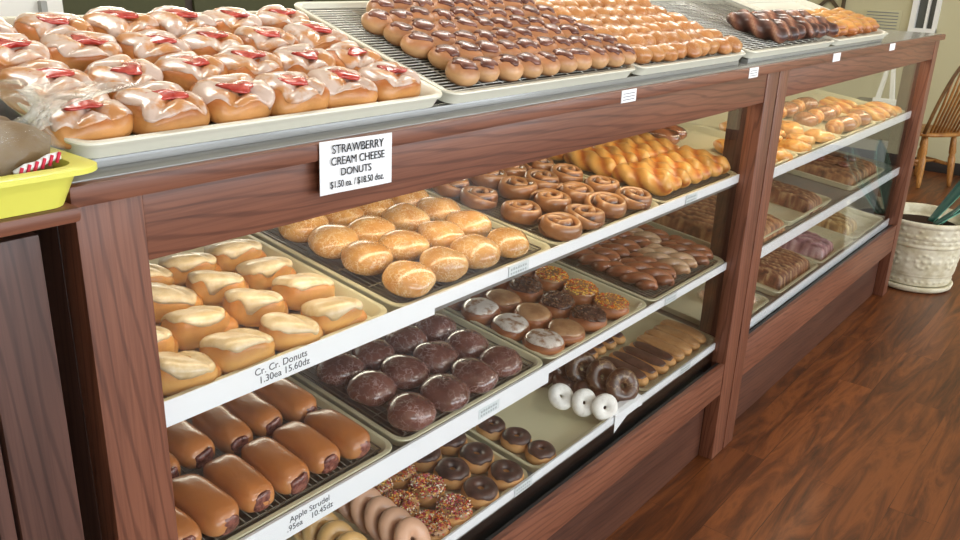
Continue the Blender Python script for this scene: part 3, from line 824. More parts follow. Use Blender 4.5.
for r, d in enumerate([.040, .098, .152, .206, .262, .320]):
    for c, x in enumerate(cx):
        if r == 5 and c == 0: continue
        o = get('chocbun', choc_bun, 6)
        put(o, TB, x + .006 * (r % 2) + random.uniform(-.003, .003) + (.012 if r else 0) * (1 - c / 9), d + random.uniform(-.004, .004), RACK_H, random.uniform(0, 6), sc=random.uniform(.97, 1.06))
        tag(o, f"small round bun with chocolate swirl, {ORD[c + 1] if r < 5 else ORD[c]} from left in the {rowname(r)}", 'bun', 'chocolate swirl buns on the counter')
gx = [1.658 + .0575 * k for k in range(10)]
for r, d in enumerate([.036, .092, .146, .200, .258, .316]):
    for c, x in enumerate(gx):
        if x > 2.165: continue
        o = get('glzbun', glazed_bun, 5)
        put(o, TB, x + random.uniform(-.004, .004), d + random.uniform(-.005, .005), RACK_H, random.uniform(0, 6), sc=random.uniform(.96, 1.08))
        tag(o, f"small plain glazed bun, {ORD[c + 1]} from left in the {rowname(r)}", 'bun', 'plain glazed buns on the counter')
for c in range(9):
    o = get('tiger', lambda s: twisted_bar(s, 'chocolate_twist', 'tiger', .17, .026, 9, 2, .16), 3)
    put(o, TB, 2.45 + .058 * c, .105 + .008 * (c % 2), RACK_H, R_(14) + random.uniform(-.08, .08), sc=random.uniform(.95, 1.08))
    tag(o, f"dark chocolate striped twist on the counter rack, {ORD[c + 1]} from left", 'pastry', 'chocolate twists on the counter')
for c in range(6):
    o = get('braid', lambda s: rope(s, 'golden_braid', 'croissant_gold', .17, .022, .017, 1.5, 3, .75), 3)
    put(o, TB, 2.985 + .094 * c, .118 + .01 * (c % 2), FLOOR_H, R_(22) + random.uniform(-.1, .1), sc=random.uniform(.95, 1.05))
    tag(o, f"golden brown braided pastry on the counter, {ORD[c + 1]} from left", 'pastry', 'golden braids on the counter')

# ------------------------------------------------------------------ near case, upper shelf
SD = .60
tray(F1, .462, .452, SD, 'sheet pan of cream iced donuts, first from left on the near case upper shelf')
tray(F1, .926, .456, SD, 'sheet pan of round glazed donuts, second on the near case upper shelf', greasy=True)
tray(F1, 1.390, .456, SD, 'sheet pan of cinnamon rolls, third on the near case upper shelf', greasy=True)
tray(F1, 1.856, .460, SD, 'sheet pan of golden twists, fourth on the near case upper shelf', greasy=True)
rack(F1, .926, .456, SD, 'wire cooling rack under the round glazed donuts'); rack(F1, 1.390, .456, SD, 'wire cooling rack under the cinnamon rolls')
rack(F1, 1.856, .460, SD, 'wire cooling rack under the golden twists')
for r, (d, xs) in enumerate([(.045, [.552, .640, .733, .824]), (.137, [.548, .642, .742, .836]), (.226, [.545, .643, .735, .832]), (.312, [.560, .650, .742, .832])]):
    for c, x in enumerate(xs):
        o = get('cream', cream_pocket, 6); put(o, F1, x, d, FLOOR_H, random.uniform(-.2, .1) - .1, sc=random.uniform(.97, 1.04))
        tag(o, f"folded yellow donut with cream icing, {ORD[c + 1]} from left in the {rowname(r)}", 'donut', 'cream iced donuts')
grid_items(F1, [.990, 1.083, 1.176, 1.270], [.045, .142, .234, .320], RACK_H, 'glzround', lambda s: round_filled(s, 'glazed_donut', 'glazed_gold'), 5,
           'round golden glazed donut, no hole', 'donut', 'round glazed donuts', .005, (-3, 3))
grid_items(F1, [1.441, 1.556, 1.661, 1.772], [.045, .146, .245, .334], RACK_H, 'cinn', cinnamon_roll, 5,
           'glossy brown cinnamon roll', 'pastry', 'cinnamon rolls', .006, (-1.2, 1.2), sc=(1.12, 1.24))
for r, d in enumerate([.10, .262, .425]):
    for c in range(7):
        o = get('twistg', lambda s: twisted_bar(s, 'golden_twist', 'twist_gold', .165, .027, 8.5, 2, .15), 4)
        put(o, F1, 1.915 + .058 * c, d + random.uniform(-.006, .006), RACK_H, random.uniform(-.06, .06), sc=random.uniform(.97, 1.05))
        tag(o, f"golden cinnamon twist, {ORD[c + 1]} from left in the {rowname(r)}", 'pastry', 'golden twists')

# ------------------------------------------------------------------ near case, middle shelf
tray(F2, .470, .452, SD, 'sheet pan of apple strudel rolls, first on the near case middle shelf', greasy=True)
tray(F2, .932, .446, SD, 'sheet pan of dark glazed donuts, second on the near case middle shelf', greasy=True)
tray(F2, 1.386, .448, SD, 'sheet pan of iced and sprinkled donuts, third on the near case middle shelf')
tray(F2, 1.846, .456, SD, 'sheet pan of brown twists, fourth on the near case middle shelf', greasy=True)
rack(F2, .470, .452, SD, 'wire cooling rack under the strudel rolls'); rack(F2, .932, .446, SD, 'wire cooling rack under the dark glazed donuts')
rack(F2, 1.846, .456, SD, 'wire cooling rack under the brown twists')
for r, (d, xs) in enumerate([(.082, [.515, .583, .651, .719, .787, .853]), (.222, [.510, .577, .645, .713, .780, .850])]):
    for c, x in enumerate(xs):
        o = get('strudel', strudel, 5); put(o, F2, x - .004, d - .004 + random.uniform(-.006, .006), RACK_H, random.uniform(-.07, .07), sc=random.uniform(.94, .99))
        tag(o, f"long brown strudel roll with fruit filling, {ORD[c + 1]} from left in the {rowname(r)}", 'pastry', 'strudel rolls')
grid_items(F2, [.988, 1.081, 1.173, 1.263], [.042, .137, .228, .320], RACK_H, 'dark', lambda s: round_filled(s, 'dark_glazed_donut', 'glazed_dark', .0485, .054), 5,
           'round dark brown glazed donut', 'donut', 'dark glazed donuts', .004, (-3, 3))
for c, (x, kind, desc) in enumerate(((1.410, 'white', 'brown donut with shiny white icing'), (1.510, 'brown', 'donut with smooth tan icing'), (1.614, 'nut', 'donut with dark chocolate and chopped nuts'), (1.718, 'orange', 'donut covered in orange sprinkles'))):
    for r, d in enumerate([.048, .140, .232, .322]):
        x_ = x if c else x + .016
        o = get('ir' + kind, (lambda kd: lambda s: iced_round(s, kd))(kind), 3)
        put(o, F2, x_ + .008 + random.uniform(-.004, .004), d + .006 + random.uniform(-.004, .004), FLOOR_H, random.uniform(-3, 3), sc=random.uniform(.97, 1.04))
        tag(o, f"{desc}, {['nearest the front', 'second from front', 'third from front', 'fourth from front', 'farthest back'][r]} in its column", 'donut', {'white': 'white iced donuts', 'brown': 'tan iced donuts', 'nut': 'chocolate nut donuts', 'orange': 'orange sprinkle donuts'}[kind])
for r, d in enumerate([.095, .245]):
    for c in range(7):
        pale = (r == 0 and c in (3, 4)) or (r == 1 and c == 5)
        o = get('ropep' if pale else 'ropec', lambda s: rope(s, 'iced_twist', 'twist_pale' if pale else 'twist_choc', .15, .0165, .0125, 1.6), 3)
        put(o, F2, 1.905 + .057 * c, d + random.uniform(-.008, .008), RACK_H, random.uniform(-.1, .1), sc=random.uniform(.97, 1.05))
        tag(o, f"{'pale' if pale else 'brown'} glazed twist on the middle shelf, {ORD[c + 1]} from left in the {rowname(r)}", 'pastry', 'glazed twists on the middle shelf')
pp = box_obj('paper_sheet', 0, .16, 0, .11, -.0004, .0004, 'paper', None, 0); put(pp, F2, 2.12, .36, RACK_H + .001, 0)
tag(pp, 'white paper sheet at the back of the brown twists pan', 'paper')

# ------------------------------------------------------------------ near case, lower shelf
tray(F3, .436, .458, SD, 'sheet pan of leaning pale glazed rings at the bottom edge of the photo')
tray(F3, .900, .452, SD, 'sheet pan of sprinkle and chocolate rings at the near case lower shelf')
tray(F3, 1.368, .468, SD, 'half empty sheet pan with three chocolate rings and powdered donuts', 'pan_cream')
tray(F3, 1.868, .472, SD, 'sheet pan of chocolate and maple eclairs on the near case lower shelf')
for c, x in enumerate((1.052, 1.128)):
    for r, d in enumerate((.030, .112, .190)):
        o = get('ringspr', lambda s: cake_ring(s, 'sprinkle'), 4); put(o, F3, x + random.uniform(-.003, .003), d + .008, FLOOR_H, random.uniform(0, 6), sc=random.uniform(.97, 1.03))
        tag(o, f"ring donut with mixed red and white sprinkles, {['left', 'right'][c]} column, {ORD[r + 1]} from front", 'donut', 'sprinkle ring donuts')
for c, x in enumerate((1.213, 1.298)):
    for r, d in enumerate((.032, .115, .196)):
        o = get('ringcho', lambda s: cake_ring(s, 'choc'), 4); put(o, F3, x + random.uniform(-.003, .003), d + .006, FLOOR_H, random.uniform(0, 6), sc=random.uniform(1.0, 1.06))
        tag(o, f"ring donut with dark chocolate icing, {['left', 'right'][c]} column, {ORD[r + 1]} from front", 'donut', 'chocolate ring donuts in the full pan')
def standing(key, mk, nvar, fr, x, d, lean, rz, h, sc=1.0):
    o = get(key, mk, nvar)
    # axis of the ring laid along the row, leaning back
    o.matrix_world = fr @ Matrix.Translation((x, d, h)) @ Matrix.Rotation(rz, 4, 'Z') @ Matrix.Rotation(R_(90) - lean, 4, 'X') @ Matrix.Rotation(random.uniform(0, 6), 4, 'Z') @ Matrix.Scale(sc, 4)
    return o
for r in range(6):
    d = .020 + .040 * r
    o = standing('pinkring', lambda s: stand_ring(s, 'pink_glazed_ring', 'dough_pink', .0265, .0175, .62), 3, F3, .968, d, R_(42), R_(14), .026, 1.08)
    tag(o, f"pinkish glazed ring donut leaning in its row, {ORD[r + 1]} from front", 'donut', 'leaning pink glazed ring donuts')
for r in range(6):
    d = .028 + .042 * r
    o = standing('creamring', lambda s: stand_ring(s, 'pale_glazed_ring', 'dough_cream', .0255, .018, .75), 3, F3, .862, d, R_(46), R_(8), .026, 1.0)
    tag(o, f"pale golden glazed ring donut leaning in its row, {ORD[r + 1]} from front", 'donut', 'leaning pale glazed ring donuts')
for r, d in enumerate((.034, .104, .174)):
    o = get('ringchx', lambda s: cake_ring(s, 'choc'), 2); put(o, F3, (1.428, 1.426, 1.417)[r], d, FLOOR_H, random.uniform(0, 6), sc=.93)
    tag(o, f"chocolate iced ring donut in the half empty pan, {ORD[r + 1]} from front", 'donut', 'chocolate rings in the half empty pan')
for r, (x, d, rz, ln_) in enumerate(((1.684, .028, -.55, 24), (1.658, .074, -.5, 30), (1.628, .124, -.4, 52))):
    o = standing('powder', lambda s: stand_ring(s, 'powdered_donut', 'powdered_sugar', .0215, .0165, .8), 2, F3, x, d, R_(ln_), rz, .021, .95)
    tag(o, f"white powdered ring donut leaning, {ORD[r + 1]} from front", 'donut', 'powdered ring donuts')
for r, (x, d) in enumerate(((1.794, .046), (1.790, .106), (1.782, .166), (1.772, .224))):
    o = standing('oldf', lambda s: stand_ring(s, 'old_fashioned_ring', 'glazed_oldfashioned', .024, .0185, .85), 3, F3, x, d, R_(34), -.55, .028, 1.12)
    tag(o, f"dark glazed cake ring leaning in the upper row, {ORD[r + 1]} from front", 'donut', 'dark glazed cake rings')
for r, (x, d) in enumerate(((1.742, .050), (1.734, .112), (1.724, .172), (1.712, .228))):
    o = get('oldflat', lambda s: stand_ring(s, 'dark_cake_ring', 'dough_choc', .0225, .0165, .9), 2); put(o, F3, x, d, FLOOR_H, random.uniform(0, 6), ry=R_(-24 if r else -18))
    o.location.z += .008
    tag(o, f"dark chocolate cake ring lying beside the leaning rings, {ORD[r + 1]} from front", 'donut', 'dark chocolate cake rings')
xs = [1.922 + .0527 * k for k in range(8)]
for r, d in enumerate((.100, .268)):
    for c, x in enumerate(xs):
        k = 'choc' if c < 4 or (r == 1 and c < 2) else 'maple'
        if r == 1 and c > 3: continue
        if r == 2 and c > 5: continue
        o = get('ecl' + k, (lambda kk: lambda s: eclair(s, kk))(k), 3); put(o, F3, x, d + random.uniform(-.004, .004), FLOOR_H, random.uniform(-.04, .04), sc=random.uniform(.99, 1.04))
        tag(o, f"{'chocolate' if k == 'choc' else 'tan maple'} iced eclair, {ORD[c + 1]} from left in the {rowname(r)}", 'eclair', 'eclairs')
# paper hanging over the front of the half-empty pan
pm = MB()
prof = [(.064, .4000), (.046, .4000), (.0365, .396), (.0355, .372)]
pm.grid([[(x, y, z - (.012 if i == 3 else 0) * k) for i, (y, z) in enumerate(prof)] + [(x, y + .0007, z + .0007 - (.012 if i == 3 else 0) * k) for i, (y, z) in reversed(list(enumerate(prof)))] for x, k in ((1.684, 2.0), (1.71, 1.0), (1.745, -.2), (1.80, -.2), (1.824, 0))])
o = pm.build('paper_slip', 'paper', smooth=False); tag(o, 'white paper slip hanging over the front of the powdered donut pan', 'paper')

# ------------------------------------------------------------------ far case
def trayg(fr, x0, w, label): tray(fr, x0, w, SD, label)
trayg(G1, 2.40, .445, 'sheet pan of yellow apple fritters, first on the far case upper shelf'); trayg(G1, 2.852, .445, 'sheet pan of fritters, second on the far case upper shelf')
trayg(G1, 3.305, .447, 'sheet pan of filled buns, third on the far case upper shelf'); trayg(G1, 3.760, .450, 'sheet pan of orange bars, fourth on the far case upper shelf')
for r, (x, d) in enumerate(((2.62, .06), (2.76, .05), (2.93, .05), (3.06, .08), (3.20, .06), (2.66, .17), (2.92, .16), (3.05, .19), (3.19, .17), (2.80, .16), (2.94, .28), (3.08, .30), (3.2, .29))):
    o = get('fritter', lambda s: fritter(s), 4); put(o, G1, x, d, FLOOR_H, random.uniform(0, 6), sc=random.uniform(.95, 1.1))
    k, row = ((r + 1, 'front') if r < 5 else ((r - 4, 'second') if r < 10 else (r - 9, 'third')))
    if r >= 5 and r < 10: k = {5: 1, 9: 2, 6: 3, 7: 4, 8: 5}[r]
    tag(o, f"knobbly yellow apple fritter, {ORD[k]} from left in the {row} row", 'fritter', 'apple fritters')
for r, (x, d) in enumerate(((2.50, .40), (2.56, .415))):
    o = twisted_bar(r + 4, 'brown_loaf', 'twist_choc', .22, .032, 6, 2, .1); put(o, G1, x + .02 * r, d, FLOOR_H, .5)
    tag(o, f"long dark brown loaf seen past the near case end panel, {['left', 'right'][r]} one", 'loaf', 'dark brown loaves')
for r, d in enumerate((.06, .175, .29)):
    for c, x in enumerate((3.37, 3.48, 3.59, 3.70)):
        o = get('bism%d' % ((r + c) % 2), (lambda q: lambda s: round_filled(s, 'caramel_bun', 'glazed_caramel', .05, .062) if q else croissant(s, 'croissant_gold', .05, .034))((r + c) % 2), 2)
        put(o, G1, x, d, FLOOR_H, random.uniform(-.6, .6))
        tag(o, f"{'shiny caramel glazed bun' if (r + c) % 2 else 'brown crescent pastry'}, {ORD[c + 1]} from left in the {rowname(r)} of filled buns", 'pastry', 'filled buns and crescents')
for c, (x, d) in enumerate(((3.84, .07), (3.93, .075), (4.02, .07), (4.11, .075), (3.85, .21), (3.95, .22))):
    o = get('obar', lambda s: twisted_bar(s, 'orange_bar', 'twist_gold', .15, .026, 5, 3, .1), 2); put(o, G1, x, d, FLOOR_H, random.uniform(-.15, .15))
    tag(o, f"orange glazed bar beside the filled buns, {ORD[c % 4 + 1]} from left, {'front' if c < 4 else 'second'} row", 'pastry', 'orange glazed bars')
for i, (x0, w, lb) in enumerate(((2.40, .455, 'cinnamon cake block'), (2.862, .455, 'glazed loaf'), (3.565, .48, 'cherry crumb cake'))):
    trayg(G2, x0, w, f"sheet pan of {lb} on the far case middle shelf")
def cake(fr, x, d, rz, args, label, nm, grp=None):
    o = slab(*args); o.name = nm; put(o, fr, x, d, FLOOR_H, rz); tag(o, label, 'cake', grp); return o
cake(G2, 2.635, .20, 0, (3, 'cinnamon_cake', 'streusel_light', .19, .20, .045, 9, .005), 'square cinnamon crumb cake at the left of the far case middle shelf', 'cinnamon_cake')
cake(G2, 3.15, .19, 0, (5, 'glazed_loaf', 'drizzle_choc', .07, .185, .05, 7, .004), 'long glazed brown loaf in the middle of the far case middle shelf', 'glazed_loaf')
cake(G2, 3.80, .185, 0, (9, 'cherry_cake', 'streusel_light', .20, .165, .05, 9, .005), 'dark red topped crumb cake farthest right on the middle shelf', 'cherry_cake')
for r, (x, d) in enumerate(((3.72, .10), (3.86, .12), (3.70, .21), (3.84, .24), (3.93, .30))):
    o = MB(); f = sup(.03, .024, .022, .8, 1, .3, 50, r); blob(o, f, 16, 8); o = o.build('dried_cherry', 'fruit_filling'); put(o, G2, x, d, FLOOR_H + .054, r)
    tag(o, f"dark red fruit blob on the crumb cake, {ORD[r + 1]} from front", 'fruit topping', 'fruit blobs on the crumb cake')
for i, (x0, w, lb) in enumerate(((2.41, .38, 'bagged rolls'), (2.86, .44, 'chocolate drizzle cake'), (3.31, .44, 'purple glazed twist'), (3.758, .45, 'golden drizzled twist'))):
    trayg(G3, x0, w, f"sheet pan of {lb} on the far case lower shelf")
cake(G3, 3.105, .180, 0, (11, 'drizzle_cake', 'drizzle_choc', .165, .155, .05, 11, .005), 'chocolate drizzled cake with orange edge on the far case lower shelf', 'drizzle_cake')
cake(G3, 3.475, .215, R_(4), (13, 'purple_cake', 'drizzle_purple', .09, .19, .048, 3, .006), 'purplish glazed ridged cake beside the chocolate drizzled cake', 'purple_cake')
cake(G3, 3.87, .25, R_(2), (15, 'golden_cake', 'drizzle_gold', .10, .20, .05, 4, .006), 'golden drizzled ridged cake at the far end of the lower shelf', 'golden_cake')
for r, (x, d) in enumerate(((2.60, .05), (2.72, .07), (2.62, .15), (2.73, .17))):
    mb = MB(); f = sup(.052, .045, .045, .8, .8, .25, 45, r + 2); blob(mb, f, 20, 10); o = mb.build('wrapped_roll', 'cellophane')
    i = MB(); g = sup(.042, .036, .035, .85, .9, .1, 30, r); blob(i, g, 16, 8); i.build('roll', 'dough_pink', o).location.z = .003
    put(o, G3, x, d, FLOOR_H, r); tag(o, f"pale roll in clear wrap at the lower left of the far case, {['front left', 'front right', 'back left', 'back right'][r]} one", 'pastry', 'wrapped rolls')

# ------------------------------------------------------------------ cabinet at the left, bin and bags
cab = empty('side_cabinet', (-.1, 0, 0)); tag(cab, 'dark wooden cabinet with thick worn top left of the near display case', 'cabinet')
CO = (-.1, 0, 0)
box_obj('body', -.90, .333, .012, .62, .0, 1.172, 'wood_panel', cab, .003, CO)
box_obj('front_stile', .287, .351, -.012, .011, .0, 1.184, 'wood_panel', cab, .003, CO)
box_obj('front_stile', -.90, -.80, -.012, .011, .0, 1.184, 'wood_panel', cab, .003, CO)
box_obj('front_rail', -.799, .286, -.012, .011, 1.08, 1.184, 'wood_panel_x', cab, .003, CO)
mb = MB()
for dx in (0, .012): mb.box(.268 - dx, .284 - dx, -.008 + dx * .5, .011, .02, 1.078)
mb.build('bead_moulding', 'wood_panel', cab, True, .002, off=CO)
tp = MB().box(-.93, .384, -.038, .64, 1.195, 1.2115)
tp.build('worn_top', 'wood_x', cab, True, .006, off=CO)
bn = empty('yellow_bin', (.12, .1, 1.2115)); tag(bn, 'yellow plastic tub holding wrapped sweets on the left cabinet', 'tub')
def bin_ring(x0, x1, y0, y1, z, r): return [(x + x0 - .12, y + y0 - .1, z - 1.2115) for x, y in rrect(x1 - x0, y1 - y0, r, 6)]
P = [bin_ring(-.19, .378, -.026, .276, 1.222, .02), bin_ring(-.20, .388, -.034, .286, 1.2525, .022), bin_ring(-.215, .405, -.050, .300, 1.2530, .03), bin_ring(-.217, .409, -.053, .303, 1.2515, .03),
     bin_ring(-.217, .409, -.053, .303, 1.2465, .03), bin_ring(-.204, .392, -.040, .290, 1.2455, .025), bin_ring(-.192, .378, -.030, .278, 1.212, .02)]
m = MB().grid(P, True, True, True); o = m.build('tub_shell', 'yellow_plastic', bn); smooth_by_angle(o.data)
def bag(x, y, w, d, h, seed, label, rz=0.0):
    t = empty('wrapped_sweets', (x, y, 1.2225), rz); tag(t, label, 'wrapped sweets', 'bags of sweets in the yellow tub')
    for k in range(4):
        c = MB(); f = sup(w * .40, d * .13, h * .62, .6, .6, .12, 40, seed + k); blob(c, lambda th, ph: f(th, ph) + Vector((0, (k - 1.5) * d * .21, .004)), 20, 8)
        c.build('cake_slice', 'cake_olive', t)
    b = MB(); fb = sup(w * .5, d * .5, h, .75, .75, .22, 30, seed)
    def g(th, ph):
        p = fb(th, ph); n = nz(p, 70, seed) * .006 + nz(p, 26, seed + 2) * .008
        return p + Vector((p.x, p.y, (p.z - h / 2))).normalized() * n if p.z > .012 else Vector((p.x, p.y, max(p.z, .001)))
    blob(b, g, 44, 26); b.build('clear_wrap', 'cellophane', t)
    # gathered neck of the wrap and its twist tie
    nk = MB(); P = []
    for i in range(12):
        k = i / 11; r = .012 + (.045 * (k - .35) ** 2 * 2.2 if k > .35 else .10 * (.35 - k) ** 2)
        P.append([((r * (1 + .35 * math.sin(5 * 2 * PI * j / 40 + seed))) * math.cos(2 * PI * j / 40) * (1 + .2 * nz((i, j, 0), .9, seed)) + w * .30 + .06 * k, r * .8 * (1 + .3 * math.cos(7 * 2 * PI * j / 40)) * math.sin(2 * PI * j / 40) - d * .16 , h * .55 + .035 * k + .005 * nz((i, j, 2), .7, seed)) for j in range(40)])
    nk.grid(P, True, False, False); nk.build('wrap_neck', 'cellophane_bunched', t)
    tt = MB(); V = [(w * .10 + .011 * k, -d * .5 - .004, h * .26 + .003 * k + .002 * (k % 2)) for k in range(5)]
    tt.tube(V, .0026, 6, 1.6); tt.build('white_tie', 'paper', t)
    t2 = MB()
    for k in range(6):
        p = Vector(V[0]).lerp(Vector(V[4]), (k + .5) / 6); t2.tube([p + Vector((-.0015, -.003, -.005)), p + Vector((.0025, -.003, .005))], .0017, 5)
    t2.build('red_stripes', 'red_stripe', t)
    return t
bag(.315, .060, .17, .16, .105, 3, 'clear bag of brown cake slices with striped tie, right one in the tub')
bag(.130, .10, .18, .18, .125, 8, 'clear bag of brown cake slices, left one in the tub at the photo edge')

# ------------------------------------------------------------------ planter by the far end
pot = empty('plant_pot', (4.545, -.045, 0)); tag(pot, 'cream ceramic plant pot with embossed bands on a saucer beside the far case', 'plant pot')
PR = [(.155, .035), (.172, .04), (.178, .09), (.182, .095), (.182, .105), (.184, .11), (.190, .20), (.194, .255), (.199, .26), (.199, .27), (.197, .275), (.200, .305), (.204, .31), (.204, .318), (.203, .33), (.208, .372), (.215, .378), (.215, .398), (.209, .402), (.199, .398), (.193, .36), (.190, .345)]
PR = [(r, z * .9) for r, z in PR]
def pot_r(z):
    for (r0, z0), (r1, z1) in zip(PR[1:18], PR[2:18]):
        if z0 <= z <= z1: return r0 + (r1 - r0) * (z - z0) / max(1e-6, z1 - z0)
    return PR[17][0]
def bell(x, w): return math.exp(-(x / w) ** 2)
def rel_h(a, z):
    def bead(n, zc, w, h): 
        u = ((a * n / (2 * PI)) % 1 - .5) * 2 * PI / n * .19
        return h * bell(u, w) * bell(z - zc, w)
    s = bead(30, .263, .0055, .006) + bead(30, .292, .0055, .006) + bead(16, .318, .0075, .006) + bead(34, .056, .006, .006)
    u = ((a * 8 / (2 * PI)) % 1 - .5) * 2 * PI / 8 * .185; v = z - .165; rr = math.hypot(u, v)
    s += .005 * bell(rr - .034, .007) * (.6 + .4 * math.cos(8 * math.atan2(v, u))) + .007 * bell(rr, .010)
    u2 = (((a * 8 / (2 * PI)) + .5) % 1 - .5) * 2 * PI / 8 * .185
    s += .004 * bell(u2 * math.cos(v * 30) , .008) * bell(v, .05) * (.6 + .4 * math.cos(v * 190))
    return s
zs_ = [PR[0][1], PR[1][1]] + [.038 + (.334 - .038) * k / 90 for k in range(91)]
P = [[(0.0001 * math.cos(2 * PI * k / 192), .0001 * math.sin(2 * PI * k / 192), PR[0][1]) for k in range(192)]]
for z in zs_[1:]:
    P.append([((pot_r(z) + rel_h(2 * PI * k / 192, z)) * math.cos(2 * PI * k / 192), (pot_r(z) + rel_h(2 * PI * k / 192, z)) * math.sin(2 * PI * k / 192), z) for k in range(192)])
for r, z in PR[16:]: P.append([(r * math.cos(2 * PI * k / 192), r * math.sin(2 * PI * k / 192), z) for k in range(192)])
m = MB().grid(P); m.build('pot_body', 'pot', pot)
m = MB().lathe([(.150, .003), (.176, .004), (.186, .012), (.190, .030), (.184, .034), (.176, .028), (.15, .026)], 48); m.build('saucer', 'pot', pot)
m = MB().lathe([(.001, .313), (.08, .317), (.15, .312), (.189, .307), (.1885, .29), (.001, .29)], 32); m.build('soil', 'soil', pot)
def leaf(name, x, y, L, az, lean, w, parent):
    mb = MB(); P = []; N = 14
    for k in range(N):
        t = k / (N - 1); q = L * t; wd = w * (.55 + 1.1 * t) * (1 - t ** 5) + .001
        r = q * math.sin(lean) ; z = .315 + q * math.cos(lean)
        c = Vector((x + r * math.cos(az), y + r * math.sin(az), z)); s_ = Vector((-math.sin(az), math.cos(az), 0)) * wd
        n_ = Vector((math.cos(az) * math.cos(lean), math.sin(az) * math.cos(lean), -math.sin(lean))) * .002
        P.append([c - s_ + n_ * 2, c + n_ * -1, c + s_ + n_ * 2, c + s_ * .9 - n_, c - n_ * 3, c - s_ * .9 - n_])
    mb.grid(P); o = mb.build(name, 'teal_leaf', parent)
    e = MB()
    for s__ in (-1, 1): e.tube([Vector(p[0 if s__ < 0 else 2]) for p in P], .0022, 5)
    e.build('leaf_edge', 'leaf_edge', o); return o
leaf('leaf', .01, -.05, .40, R_(-58), R_(50), .034, pot)
leaf('leaf', .05, -.02, .42, R_(-38), R_(38), .032, pot)
leaf('leaf', .04, -.07, .36, R_(-75), R_(34), .03, pot)

# ------------------------------------------------------------------ wooden chair by the right wall
ch = empty('wooden_chair', (7.0, .50, 0), R_(-33)); tag(ch, 'golden oak spindle back chair against the right wall', 'chair')
# local axes: +y towards the counter back (front of seat), back rest at -y leaning to -y
st = MB(); f = sup(.21, .20, .034, .3, .62); blob(st, lambda th, ph: f(th, ph) + Vector((0, 0, .375)), 36, 10); st.build('seat', 'oak', ch)
def leg(x, y, x2, y2, back):
    m = MB(); pr = [(0, .013), (.1, .017), (.3, .022), (.55, .026), (.62, .018), (.66, .025), (.9, .020), (1, .015)]
    m.tube([(x2 + (x - x2) * t, y2 + (y - y2) * t, .38 * t) for t, r in pr], [r for t, r in pr], 10); m.build('leg', 'oak', ch)
for sx in (-1, 1):
    leg(sx * .13, -.13, sx * .145, -.17, True); leg(sx * .13, .13, sx * .15, .16, False)
s = MB()
for sx in (-1, 1): s.tube([(sx * .139, -.154, .16), (sx * .142, 0, .16), (sx * .142, .147, .16)], [.010, .015, .010], 8)
s.tube([(-.142, 0, .16), (0, 0, .165), (.142, 0, .16)], [.010, .015, .010], 8); s.build('stretcher', 'oak', ch)
bow = []
for k in range(27):
    a = PI * k / 26; h = .62 * (max(0, math.sin(a)) ** .7); bow.append((-.19 * math.cos(a), -.165 - h * .28, .405 + h))
m = MB().tube(bow, .013, 8); m.build('back_bow', 'oak_dark', ch)
for k in range(9):
    u = -.8 + 1.6 * k / 8; a = math.acos(-u); h = .62 * (max(0, math.sin(a)) ** .7) - .005
    m = MB().tube([(u * .155, -.155, .40), (u * .175, -.165 - h * .15 , .405 + h * .5), (u * .19, -.165 - h * .28, .405 + h)], [.0085, .0095, .007], 8); m.build('spindle', 'oak', ch)

# ------------------------------------------------------------------ wall things and the room behind the counter
def wall_pt(y, z): return (XR - .001, y, z)
v = empty('wall_vent', (XR - .004, 1.09, 1.12)); tag(v, 'cream louvred vent on the right wall above the golden braids', 'vent')
box_obj('vent_frame', -.004, .004, -.14, .14, -.09, .09, 'wall_paint', v, .001)
for k in range(7): box_obj('slat', -.011, -.0045, -.12, .12, -.075 + .024 * k, -.069 + .024 * k, 'grey_plastic', v, .0005)
la = empty('wall_lattice', (XR - .02, 1.63, 1.36)); tag(la, 'dark wooden lattice panel hanging on the right wall', 'wall decor')
box_obj('lattice_frame', -.012, .018, -.24, -.215, -.25, .30, 'lattice_brown', la, .002); box_obj('lattice_frame', -.012, .018, .215, .24, -.25, .30, 'lattice_brown', la, .002)
for q in (-.25, .275): box_obj('lattice_frame', -.012, .018, -.214, .214, q, q + .025, 'lattice_brown', la, .002)
for k in range(4):
    for s_ in (-1, 1):
        m = MB().box(-.008 + .006 * s_, -.003 + .006 * s_, -.14, .14, -.014, .014); o = m.build('lattice_slat', 'lattice_brown', la, False)
        o.rotation_euler.x = s_ * R_(45); o.location = (.004, -.11 + .22 * (k % 2), -.10 + .22 * (k // 2) + .02)
# shelf unit on the back wall
bs = empty('back_shelf', (2.2, 3.15, 0)); tag(bs, 'dark brown storage unit against the back wall behind the counter', 'cabinet')
box_obj('body', -2.0, 2.4, -.25, .23, 0, 1.50, 'dark_brown', bs, .004); box_obj('worktop', -2.02, 2.42, -.28, .235, 1.5005, 1.54, 'olive', bs, .003)
for k in range(6): box_obj('door', -1.96 + .73 * k, -1.28 + .73 * k, -.27, -.2505, .1, 1.45, 'olive' if k > 0 else 'dark_brown', bs, .003)
fg = empty('white_fridge', (.98, 2.2, 0)); tag(fg, 'white upright fridge behind the counter at the left photo edge', 'fridge')
box_obj('body', -.42, .33, -.3, .3, .02, 1.75, 'white_paint', fg, .01); box_obj('door', -.42, .33, -.335, -.302, .03, 1.74, 'white_paint', fg, .008); box_obj('plinth', -.40, .31, -.28, .28, 0, .02, 'black', fg, .002)
box_obj('handle', .25, .27, -.36, -.336, .8, 1.3, 'shelf_metal', fg, .004)
af = empty('white_frame_stand', (5.2, .40, .775)); tag(af, 'white A shaped frame on a dark topped grey bin, seen through the far case', 'stand')
